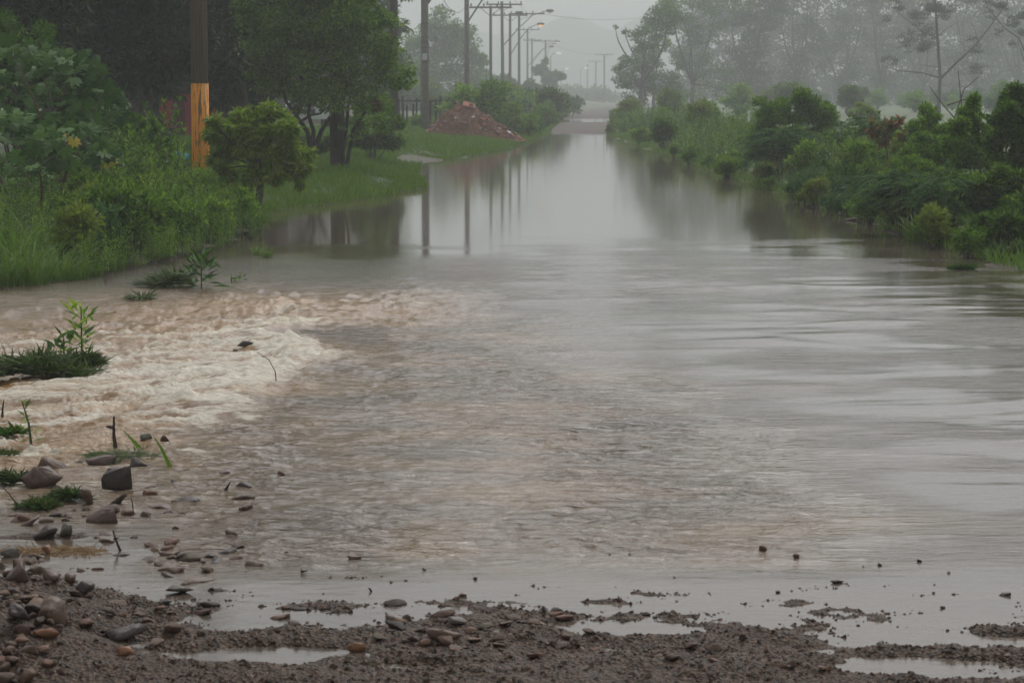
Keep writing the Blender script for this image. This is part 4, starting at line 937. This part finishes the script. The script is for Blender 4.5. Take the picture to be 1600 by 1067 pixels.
for i in range(26):
    px = random.uniform(120, 400); py = 700 + (px - 120) * .15 + random.uniform(0, 190)
    b_ = gp(px, py); w_ = random.uniform(.03, .075); me = rock_mesh('stone', (w_, w_ * .7, w_ * .4), 14, 1, 0, 500 + i % 8); me.materials.append(random.choice([R_DARK, R_BROWN, R_PURP]))
    o = bpy.data.objects.new('stone', me); COL.objects.link(o); o.location = (b_[0], b_[1], float(water_fields(np.array([b_[0]]), np.array([b_[1]]))[0][0]) - w_ * .12); o.rotation_euler = (0, random.uniform(-.2, .2), random.uniform(0, 6))
    tag(o, 'low stone washed over by the shallow current left of the road edge', 'stone', 'stones washed over by the current')
rocks = [rock_mesh('stone', (1, .8, .55), 9 + i, 1, 0, 100 + i) for i in range(12)]
for me in rocks: me.materials.append(ROCK)
def small_stone(x, y, s, label, group, zf=.1, fl=1.0):
    o = bpy.data.objects.new('stone', random.choice(rocks)); COL.objects.link(o)
    z = float(ground_h(x, y))
    wl = float(water_fields(np.array([x]), np.array([y]))[0][0]) if y > 7.3 else 0.0
    z = max(z, wl - .25 * s)
    o.location = (x, y, z + s * .55 * zf * fl); o.scale = (s * random.uniform(.8, 1.2), s * random.uniform(.8, 1.2), s * random.uniform(.6, 1.05) * fl); o.rotation_euler = (random.uniform(-.25, .25), random.uniform(-.25, .25), random.uniform(0, 6.28))
    tag(o, label, 'stone', group)
for i in range(74):      # pile lower left
    px = abs(random.gauss(0, 62)); py = random.uniform(900, 1067) - px * .05; s = random.choice([.016, .02, .024, .03, .04]); p = gp(px, py, .04)
    small_stone(p[0], p[1], s, 'fist-sized wet stone in the pile at the lower left corner', 'stones of the lower left pile', .6)
for i in range(78):      # upper left bars
    c = random.choice([(60, 800, 50, 10), (30, 870, 40, 12), (160, 870, 60, 25), (120, 805, 60, 6), (230, 975, 40, 10), (310, 790, 70, 40), (60, 900, 60, 12), (300, 900, 30, 30)])
    p = gp(random.gauss(c[0], c[2]), random.gauss(c[1], c[3])); small_stone(p[0], p[1], random.choice([.018, .026, .036, .05]), 'wet stone scattered in the shallow water among the left rocks', 'stones among the left rocks', .5)
for i in range(100):      # along the near waterline, flat slabs
    px = random.choice([random.uniform(130, 1000), random.gauss(720, 110)]); py = random.gauss(978 - 18 * math.sin(px / 160), 27); p = gp(px, py)
    small_stone(p[0], p[1], random.choice([.012, .016, .022, .03, .04]), 'wet flat stone half bedded along the near waterline', 'stones of the near waterline', .45, random.choice([.35, .5, .8]))
for i in range(22):
    px = random.uniform(200, 1600); py = random.uniform(1000, 1064); p = gp(px, py, .02); small_stone(p[0], p[1], random.choice([.012, .016, .024, .032]), 'stone bedded in the wet gravel of the near shore', 'stones bedded in the near gravel', .3, .6)
for i in range(18):
    px = random.uniform(420, 1560); py = random.uniform(860, 955); p = gp(px, py); small_stone(p[0], p[1], random.choice([.007, .009, .013]), 'small stone breaking the shallow water above the near shore', 'stones in the shallow water', .9)

# gravel
npb = 26000
xg = R.uniform(-2.3, 2.6, npb * 2); yg = 6.0 + 1.75 * R.random(npb * 2) ** 1.15
hg = ground_h(xg, yg); clus = fbm(xg * 2.2, yg * 5, 3, 55)
keep = ((hg > -.004) | ((hg > -.02) & (clus > .18))) & (R.random(npb * 2) < .55 + .5 * clus)
xg, yg, hg = xg[keep][:npb], yg[keep][:npb], hg[keep][:npb]; npb = len(xg)
tpl = np.array([(1, 0, 0), (.3, .95, 0), (-.8, .6, 0), (-.8, -.6, 0), (.3, -.95, 0), (.35, .1, .62), (-.3, .3, .68), (-.2, -.4, .6)])
tf = np.array([(0, 1, 5), (1, 6, 5), (1, 2, 6), (2, 3, 6), (3, 7, 6), (3, 4, 7), (4, 5, 7), (4, 0, 5), (5, 6, 7)])
sg = .003 + .007 * R.random(npb) ** 2.4 + (R.random(npb) < .05) * .009 * R.random(npb); an = R.random(npb) * 6.283
T = tpl[None] * (1 + .28 * R.normal(size=(npb, 8, 1))) * sg[:, None, None] * np.array([1, 1, 1.])[None, None]
X = T[..., 0] * np.cos(an)[:, None] - T[..., 1] * np.sin(an)[:, None] + xg[:, None]; Y_ = T[..., 0] * np.sin(an)[:, None] + T[..., 1] * np.cos(an)[:, None] + yg[:, None]
Z = T[..., 2] + np.maximum(hg, -.002)[:, None] - .0012
V = np.stack([X, Y_, Z], -1).reshape(-1, 3); Fc = (tf[None] + (np.arange(npb) * 8)[:, None, None]).reshape(-1, 3)
o = mesh_np('gravel', V, Fc, PEB); tag(o, 'loose wet gravel of the near shore', 'gravel', kind='stuff')

# ------------------------------------------------------------------ poles
def pole(label, px, Y, r, top, lean=0., mat=None, arm=None, cross=None, plate=False, orange=None, name='utility_pole', base=None, rt_=.8, group=None, lamp=None, extra=None):
    b_ = base or onbank(px, Y); t_ = empty(name, b_); tag(t_, label, 'pole', group)
    mt_ = mat or WOODP; z0 = -.3
    def P_(z): return (lean * z, 0, z)
    H = top
    if orange:
        mb = MB(); mb.tube([P_(z0), P_(orange * .5), P_(orange)], [r * 1.06, r * 1.03, r * 1.01], 16); mb.build('painted_band', ORANGE, t_, smooth=True)
        mb = MB(); mb.tube([P_(orange + .002), P_(H * .6), P_(H)], [r, r * .92, r * rt_], 16); mb.build('shaft', mt_, t_, smooth=True)
    else:
        mb = MB(); mb.tube([P_(z0), P_(H * .4), P_(H)], [r, r * .93, r * rt_], 14); mb.build('shaft', mt_, t_, smooth=True)
    if cross:
        for (dz, w_, off) in cross:
            mb = MB(); c = P_(H + dz); mb.box((c[0] + off, -r - .05, c[2]), (w_, .1, .12)); o = mb.build('crossarm', mt_, t_)
            for k_ in (-.46, -.16, .16, .46):
                ib = MB(); x_ = c[0] + off + k_ * w_; ib.tube([(x_, -r - .05, c[2] + .06), (x_, -r - .05, c[2] + .16), (x_, -r - .05, c[2] + .26)], [.03, .06, .045], 7); ib.build('insulator', DARKM, o, smooth=True)
            bb = MB()
            for s_ in (-1, 1): bb.tube([(c[0] + off + s_ * w_ * .25, -r - .06, c[2]), (c[0], -r * .8, c[2] - .6)], [.02, .02], 4)
            bb.build('brace', METAL, t_)
    if arm:
        z1, z2, out_ = arm
        mb = MB(); mb.tube([(lean * z1, 0, z1), (out_ * .35, -.1, z1 + (z2 - z1) * .5), (out_ * .68, -.2, z1 + (z2 - z1) * .88), (out_, -.3, z2)], [.045, .04, .035, .03], 8)
        a_ = mb.build('lamp_arm', METAL, t_, smooth=True)
        mb = MB(); mb.tube([(out_ - .05, -.3, z2), (out_ + .12, -.32, z2 + .03), (out_ + .45, -.36, z2 + .03), (out_ + .62, -.38, z2 - .0)], [.06, .12, .12, .05], 10); mb.build('lamp_head', METAL, t_, smooth=True)
        mb = MB(); mb.tube([(out_ + .1, -.33, z2 - .09), (out_ + .28, -.35, z2 - .13), (out_ + .48, -.37, z2 - .09)], [.03, .09, .03], 9); mb.build('lamp_glass', lamp or GLASSL, t_, smooth=True)
    if plate:
        mb = MB(); mb.box((0.0, -r - .03, 2.78 + CAMZ - 1.7), (.18, .02, .25)); mb.build('number_plate', solid('plate', (.55, .58, .6), .5), t_)
        for dz in (3.1, 3.3, 3.5, 4.0, 2.55):
            mb = MB(); mb.tube([(0, 0, dz), (0, 0, dz + .04)], r * 1.08, 12); mb.build('clamp', METAL, t_)
    return t_
def emis(name, col, s):
    m, nt, b = newmat(name); b.inputs['Base Color'].default_value = (*col, 1); b.inputs['Emission Color'].default_value = (*col, 1); b.inputs['Emission Strength'].default_value = s; return m
GLASSL = solid('lamp_glass_clear', (.6, .62, .62), .2)
LITO = emis('lit_sodium_lamp', (1, .36, .10), 1.5); GLOWW = emis('white_head_glow', (.9, .95, 1), .6)  # unlit white heads get a faint glow standing in for their brightness
pole('rough wooden pole with worn orange paint on its lower part, in the left thicket', 315, 34, .135, 9, mat=WOODP, orange=float(1.7 + (150 - 131) * 34 / F - onbank(315, 34)[2]), lean=.002)
t_ = pole('thick dark pole with a pale conduit beside the crooked stems on the verge', 528, 44.9, .155, 7.5, mat=BARK)
mb = MB(); mb.tube([(.17, -.1, 1.15), (.17, -.1, 1.75)], [.02, .02], 8); mb.build('conduit', solid('pale_conduit', (.6, .66, .72), .4), t_)
pole('dark bare pole rising just right of the leafy crown', 617, 70, .14, 11, mat=BARK)
pole('grey concrete pole with a pale number plate, left of the rubble heap', 665, 82.6, .15, 10.5, mat=CONC, plate=True, arm=(4.6, 7.4, 2.8))
pole('brown bare pole behind the rubble heap, taller than the frame', 730, 121, .15, 10.5, mat=CONC, cross=[(-.4, 2.4, .2)], arm=(5.2, 8.6, 3.2), name='utility_pole')
pole('thin dark pole with a low crossarm, first right of the rubble heap top', 767, 150, .11, 7.35, cross=[(-.12, 2.9, 0)], name='utility_pole')
pole('crossarm pole second right of the rubble heap, with a long lamp arm', 786, 187, .15, 9.1, cross=[(-.25, 3.1, .2)], arm=(5.3, 8.3, 3.7), name='utility_pole', lean=-.01)
pole('crossarm pole in the middle of the left row, its lamp lit orange', 797, 200, .14, 8.6, cross=[(-.2, 3.2, 0)], arm=(4.8, 7.6, 2.5), lamp=LITO, name='utility_pole')
pole('crossarm pole with a transformer block, behind the orange lamp', 811, 215, .14, 9.2, cross=[(-.1, 3.4, .8)], name='utility_pole')
pole('slim hazy crossarm pole, third from the end of the left row', 824, 300, .14, 10.2, cross=[(-.1, 3.2, 0)], arm=(5, 7.8, 3), name='utility_pole')
pole('slim hazy pole with a lamp arm, second from the end of the left row', 831, 330, .14, 9.7, arm=(6, 9.2, 3.6), lamp=GLOWW, cross=[(-.3, 2.6, 0)])
pole('last hazy pole of the left row, its white lamp beside the road gap', 852, 360, .17, 10.2, cross=[(-.2, 3.8, 0)], arm=(7, 9.5, 1.1), lamp=GLOWW)
pole('faint pole with a crossarm at the far road end on the right', 943, 430, .18, 9.5, cross=[(-.1, 3.5, 0)])
pole('fainter pole left of the right road end pole', 930, 500, .18, 9.0, cross=[(-.1, 3.4, 0)])
pole('barely visible pole in the middle of the road gap', 917, 560, .18, 9.1)
def lampfar(label, px, py, Y):
    p = dp(px, py, Y); b_ = onbank(px, Y); t_ = empty('street_lamp', b_); tag(t_, label, 'street lamp')
    mb = MB(); mb.tube([(-.9, 0, -.3), (-.9, 0, p[2] - b_[2] - .4), (-.4, 0, p[2] - b_[2]), (0, 0, p[2] - b_[2])], [.1, .08, .06, .05], 7); mb.build('post', METAL, t_)
    mb = MB(); mb.tube([(0, 0, p[2] - b_[2]), (.4, 0, p[2] - b_[2] + .05), (.9, 0, p[2] - b_[2])], [.06, .2, .06], 8); mb.build('lamp_head', GLOWW, t_, smooth=True)
lampfar('distant white lamp just below the last pole of the left row', 868, 84, 390)
lampfar('distant white lamp in the road gap, left one of the low pair', 882, 108, 500)
lampfar('distant white lamp in the road gap, right one of the low pair', 912, 107, 540)

# transformer block belongs to its pole
# wires
def wire(label, a, b_, sag, r=.011):
    mb = MB(); pts = []
    for i in range(17):
        q_ = i / 16; p = Vector(a).lerp(Vector(b_), q_); p.z -= sag * 4 * q_ * (1 - q_); pts.append(p)
    mb.tube(pts, r, 4); o = mb.build('overhead_wire', DARKM); tag(o, label, 'wire', 'overhead wires')
WL = [(730, 121, 9.6), (767, 150, 7.3), (786, 187, 9.0), (811, 215, 9.2), (852, 300, 8.5), (943, 330, 7.6)]
def wp(px, Y, z, dx): return ((px - CX) / F * Y + dx, Y, z + .5)
wire('low wire sagging between the grey plated pole and the brown bare pole', wp(665, 82.6, 6.3, .1), wp(730, 121, 6.2, 0), 1.1, .014)
wire('left wire of the span between brown bare pole and second crossarm pole', wp(730, 121, 9.7, -.7), wp(786, 187, 8.9, -1.2), .7)
wire('right wire of the span between brown bare pole and second crossarm pole', wp(730, 121, 9.7, 1.2), wp(786, 187, 8.9, 1.4), .7)
wire('wire between the second crossarm pole and the transformer pole', wp(786, 187, 8.9, 1.4), wp(811, 215, 9.2, 1.6), .4)
wire('long wire crossing the road gap from the last left pole to the right pole', wp(852, 360, 9.6, 1.2), wp(943, 430, 9.2, -1.2), .5, .016)
wire('high wire over the road from the transformer pole into the right trees', wp(811, 215, 9.2, 2.2), wp(1010, 240, 9.8, 0), .5, .014)
wire('thin wire from the dark bare pole to the grey plated pole', wp(617, 70, 5.4, 0), wp(665, 82.6, 6.0, 0), .6, .012)
t_ = [o for o in COL.objects if o.get('label', '').startswith('crossarm pole with a transformer')][0]
mb = MB(); mb.box((0, -.25, 9.15), (.7, .4, .35)); mb.build('transformer', DARKM, t_, bevel=.03)

# ------------------------------------------------------------------ rubble heap with brick lumps
b_ = onbank(735, 79); EARTH = solid('red_rubble_earth', (.15, .075, .048), .9, scale=5, col2=(.24, .125, .075), bump=1.0)
rub = empty('rubble_heap', b_); tag(rub, 'heap of reddish brick rubble and earth behind the grey plated pole', 'rubble heap')
gx, gy = np.meshgrid(np.linspace(-1, 1, 110), np.linspace(-1, 1, 90))
prof = np.interp(gx * 1.75, [-1.75, -1.35, -1.0, -.5, -.1, .3, .8, 1.3, 1.75], [0, .55, .95, 1.22, 1.28, 1.02, .52, .2, 0])
hz = prof * np.clip(1 - gy ** 2, 0, 1) ** .8 * 1.0 + .20 * fbm(gx * 4, gy * 4, 4, 3) * np.clip(prof * 3, 0, 1) + .055 * fbm(gx * 18, gy * 18, 3, 8)
edge_ = np.minimum(1, 3 * np.clip(1 - gy ** 2, 0, 1)); hz = hz * edge_ - .12
idx = np.arange(gx.size).reshape(gx.shape); Fc = np.stack([idx[:-1, :-1], idx[:-1, 1:], idx[1:, 1:], idx[1:, :-1]], -1).reshape(-1, 4)
mesh_np('mound', np.stack([gx * 1.85 + .12, gy * 1.5, hz * .97], -1).reshape(-1, 3), Fc, EARTH, rub, smooth=False)
BR = [solid('brick_red', (.36, .14, .09), .85, scale=6, col2=(.28, .11, .08), bump=.3), solid('brick_brown', (.2, .11, .085), .85), solid('mortar_grey', (.34, .3, .27), .85), solid('white_scrap', (.75, .75, .75), .5)]
for i in range(130):
    u = random.uniform(-.93, .95); v = -random.random() ** .7 * .85; ii = int((u + 1) / 2 * 109); jj = int((v + 1) / 2 * 89); z = hz[jj, ii]
    mt_ = random.choices(BR, [6, 5, 3, .5])[0]; s = random.choice([.05, .06, .08, .11, .16])
    me = rock_mesh('brick_lump', (s, s * .7, s * .5), 9, 1, 0, 300 + i % 9); me.materials.append(mt_)
    o = bpy.data.objects.new('brick_lump', me); COL.objects.link(o); o.location = (b_[0] + .12 + u * 1.85, b_[1] + v * 1.5, b_[2] + z + s * .15); o.rotation_euler = (random.uniform(-.5, .5), random.uniform(-.5, .5), random.uniform(0, 6))
    tag(o, 'broken brick lump lying on the slope of the rubble heap', 'brick', 'brick lumps on the rubble heap')
mb = MB(); mb.box((0, 0, 0), (.42, .35, .1)); o = mb.build('brick_slab', BR[0], bevel=.015); o.location = (b_[0] - .05, b_[1] - .45, b_[2] + 1.13); o.rotation_euler = (.5, .25, .1)
tag(o, 'flat reddish slab resting near the top of the rubble heap', 'slab')

# plank fence behind
b_ = onbank(665, 93); fe = empty('plank_fence', b_); tag(fe, 'ragged dark plank fence left of the rubble heap', 'fence')
WD = solid('old_planks', (.05, .042, .036), .9, scale=7, col2=(.09, .075, .065))
for i in range(13):
    mb = MB(); x_ = -1.15 + i * .2 + random.uniform(-.05, .05); h_ = random.uniform(.85, 1.35); mb.box((x_, random.uniform(-.03, .03), h_ / 2), (random.uniform(.07, .13), .05, h_), ry=random.uniform(-.06, .06)); mb.build('plank', WD, fe)
mb = MB(); mb.box((.1, .06, 1.05), (2.6, .05, .07)); mb.build('rail', WD, fe)
mb = MB(); mb.tube([(-1.9, 0, -.2), (-1.88, 0, 1.55)], .05, 7); mb.build('post', WD, fe)
b_ = onbank(640, 88); o_ = empty('scrap_boards', b_); tag(o_, 'few slanting weathered boards on the ground before the plank fence', 'boards')
for i in range(4):
    mb = MB(); mb.box((i * .18, i * .1, .22), (.9, .14, .03), ry=-.5 + .15 * i, rz=.2 * i); mb.build('board', solid('board', (.16, .13, .09), .9), o_)
mb = MB(); mb.box((.62, -.3, .1), (.22, .1, .07), ry=-.5); o = mb.build('paper_scrap', BR[3]); o.location = b_; tag(o, 'white scrap lying beside the grey plated pole', 'scrap')

# ------------------------------------------------------------------ red shed, house, parked car
b_ = onbank(250, 60); sh = empty('shed', (b_[0], b_[1], b_[2])); tag(sh, 'dark low shed with red panels behind the orange painted pole', 'shed')
SHD = solid('shed_dark_boards', (.035, .028, .026), .85, scale=4, col2=(.06, .045, .04), stretch=(12, 12, .5)); REDP = solid('red_painted_panel', (.30, .028, .022), .6, scale=5, col2=(.22, .022, .02)); DRED = solid('dark_red_panel', (.10, .015, .016), .7)
K = 60 / F
mb = MB(); mb.box((0, 1.5, 1.1), (6.4, 2.8, 2.6)); mb.build('wall', SHD, sh)
mb = MB(); mb.box((0, 1.4, 2.55), (7, 3.6, .14), rx=.1); mb.build('roof', solid('shed_roof', (.07, .06, .055), .8), sh)
for nm, x0, x1, z0, z1, mt_ in [('panel', 252, 272, 140, 200, REDP), ('panel', 292, 304, 148, 212, REDP), ('panel', 328, 342, 148, 200, REDP), ('door', 273, 291, 145, 215, DRED), ('screen', 236, 258, 176, 214, DARKM)]:
    mb = MB(); za, zb = CAMZ + (150 - z0) * K - b_[2], CAMZ + (150 - z1) * K - b_[2]
    mb.box((((x0 + x1) / 2 - CX) * K - b_[0], -.02, (za + zb) / 2), ((x1 - x0) * K, .12, za - zb)); mb.build(nm, mt_, sh)
b2 = gp(283, 240, .35); tp = dp(282, 245, 38)
me = rock_mesh('tarp_bundle', (.15, .12, .09), 30, 1, .05, 77); me.materials.append(solid('blue_plastic', (.05, .32, .62), .35)); o = bpy.data.objects.new('tarp_bundle', me); COL.objects.link(o); o.location = tp; tag(o, 'bright blue plastic bundle just left of the orange painted pole', 'bundle')
mb = MB(); q0 = onbank(283, 38); mb.box((tp[0], 38.05, (tp[2] - .1 + q0[2]) / 2), (.5, .35, max(.1, tp[2] - .1 - q0[2]))); o = mb.build('wooden_crate', WD); tag(o, 'dark crate carrying the blue plastic bundle', 'crate')

b_ = onbank(465, 92); ho = empty('house', b_); tag(ho, 'pale plastered house seen through the crooked stems behind the white car', 'house')
PL = solid('pale_plaster', (.36, .31, .29), .85, scale=2, col2=(.30, .26, .25)); K = 92 / F
mb = MB(); mb.box((0, 2, 1.3), (4.2, 4, 3.2)); mb.build('wall', PL, ho)
mb = MB(); mb.box((0, 1.9, 3.0), (4.8, 4.8, .18), rx=.05); mb.build('roof', solid('house_roof', (.2, .1, .07), .85), ho)
for x_ in (-.62, 1.2):
    mb = MB(); mb.box((x_, -.02, 1.35), (.75, .1, .8)); fr_ = mb.build('window', solid('window_frame_grey', (.3, .33, .36), .5), ho)
    mb = MB(); mb.box((x_, -.085, 1.35), (.62, .03, .66)); mb.build('pane', solid('window_pane', (.03, .035, .04), .1), fr_)

def car(label, loc, rz):
    t_ = empty('parked_car', loc, rz); tag(t_, label, 'car')
    WH = solid('white_car_paint', (.72, .74, .76), .25); GL = solid('car_glass', (.02, .025, .03), .08); TY = solid('tyre_rubber', (.02, .02, .02), .8)
    bm = bmesh.new(); prof = [(-2.0, .35), (-2.02, .7), (-1.9, .88), (-1.0, .96), (1.2, .98), (1.95, .92), (2.05, .6), (2.0, .35)]
    top = [(-.75, 1.0), (-.25, 1.4), (1.1, 1.42), (1.7, 1.0)]
    def extr(mbx, pr, hw, hw2=None):
        n = len(pr); V = []; 
        for s_ in (-1, 1):
            for (a, z) in pr: V.append((s_ * (hw if z < 1.2 else (hw2 or hw)), a, z))
        Fc = [tuple(range(n - 1, -1, -1)), tuple(range(n, 2 * n))] + [(i, (i + 1) % n, n + (i + 1) % n, n + i) for i in range(n)]
        mbx.add(V, Fc)
    mb = MB(); extr(mb, prof, .82); mb.build('body', WH, t_, bevel=.05)
    mb = MB(); extr(mb, top, .72, .6); mb.build('cabin', GL, t_, bevel=.03)
    mb = MB(); mb.box((0, .42, 1.42), (1.16, 1.4, .05)); mb.build('roof_panel', WH, t_, bevel=.015)
    for (x_, y_) in ((-.75, -1.3), (.75, -1.3), (-.75, 1.3), (.75, 1.3)):
        mb = MB(); mb.tube([(x_ - .1, y_, .31), (x_ + .1, y_, .31)], .31, 18); w_ = mb.build('wheel', TY, t_)
        mb = MB(); mb.tube([(x_ - .12, y_, .31), (x_ + .12, y_, .31)], .18, 14); mb.build('rim', METAL, w_)
    for s_ in (-1, 1):
        mb = MB(); mb.box((s_ * .6, -2.03, .72), (.3, .05, .14)); mb.build('headlight', solid('headlight_glass', (.5, .52, .55), .1), t_)
    mb = MB(); mb.box((0, -2.04, .62), (.7, .04, .16)); mb.build('grille', DARKM, t_)
cb = onbank(476, 76); car('white car parked facing the road, seen through the crooked stems', cb, .12)

# ------------------------------------------------------------------ haze, sky, sun, camera
mb = MB(); mb.box((0, 620, 26), (1840, 1400, 58)); hz_ = mb.build('haze', None)
m = bpy.data.materials.new('mist'); m.use_nodes = True; nt = m.node_tree; nt.nodes.clear()
out = nt.nodes.new('ShaderNodeOutputMaterial'); pv = nt.nodes.new('ShaderNodeVolumePrincipled')
pv.inputs['Color'].default_value = (.915, .95, .965, 1); pv.inputs['Density'].default_value = .00185; pv.inputs['Anisotropy'].default_value = .15
L(nt, pv.outputs[0], out.inputs['Volume']); hz_.data.materials.clear(); hz_.data.materials.append(m); tag(hz_, kind='stuff')

wd = bpy.data.worlds.new('World'); sc.world = wd; wd.use_nodes = True; nt = wd.node_tree
bg = nt.nodes['Background']; sky = nt.nodes.new('ShaderNodeTexSky'); sky.sky_type = 'NISHITA'; sky.sun_disc = False
sky.sun_elevation = math.radians(55); sky.sun_rotation = math.radians(20); sky.dust_density = 4; sky.air_density = 1.0
hs = nt.nodes.new('ShaderNodeHueSaturation'); hs.inputs['Saturation'].default_value = .13
L(nt, sky.outputs[0], hs.inputs['Color']); L(nt, hs.outputs[0], bg.inputs['Color']); bg.inputs['Strength'].default_value = .14
sl_ = bpy.data.lights.new('sun', 'SUN'); sl_.energy = .8; sl_.angle = math.radians(25); sl_.color = (1, .97, .93)
so = bpy.data.objects.new('sun', sl_); COL.objects.link(so)
el, az = math.radians(55), math.radians(20)
dirv = Vector((math.sin(az) * math.cos(el), math.cos(az) * math.cos(el), math.sin(el))); so.rotation_euler = dirv.to_track_quat('Z', 'Y').to_euler()

cam = bpy.data.cameras.new('camera'); co = bpy.data.objects.new('camera', cam); COL.objects.link(co); sc.camera = co
co.location = (0, 0, CAMZ); co.rotation_euler = (math.pi / 2 - TH, 0, 0)
cam.sensor_width = 36; cam.lens = 36 * F / 1600; cam.clip_start = .1; cam.clip_end = 3000
cam.dof.use_dof = True; cam.dof.focus_distance = 15; cam.dof.aperture_fstop = 11

sc.view_settings.view_transform = 'Standard'; sc.view_settings.look = 'None'; sc.view_settings.gamma = 1; sc.view_settings.exposure = 0.0
sc.render.engine = 'CYCLES'; cy = sc.cycles
cy.use_denoising = True; cy.denoiser = 'OPENIMAGEDENOISE'; cy.max_bounces = 6; cy.diffuse_bounces = 3; cy.glossy_bounces = 3; cy.transmission_bounces = 3; cy.volume_bounces = 2; cy.transparent_max_bounces = 4
cy.use_adaptive_sampling = True; cy.adaptive_threshold = .02
cy.sample_clamp_indirect = 6
sc.render.use_persistent_data = False
# prototypes never placed must not linger
for p in PW + PG + PS + PB:
    if id(p) not in used:
        for c in list(p.children): bpy.data.objects.remove(c)
        bpy.data.objects.remove(p)
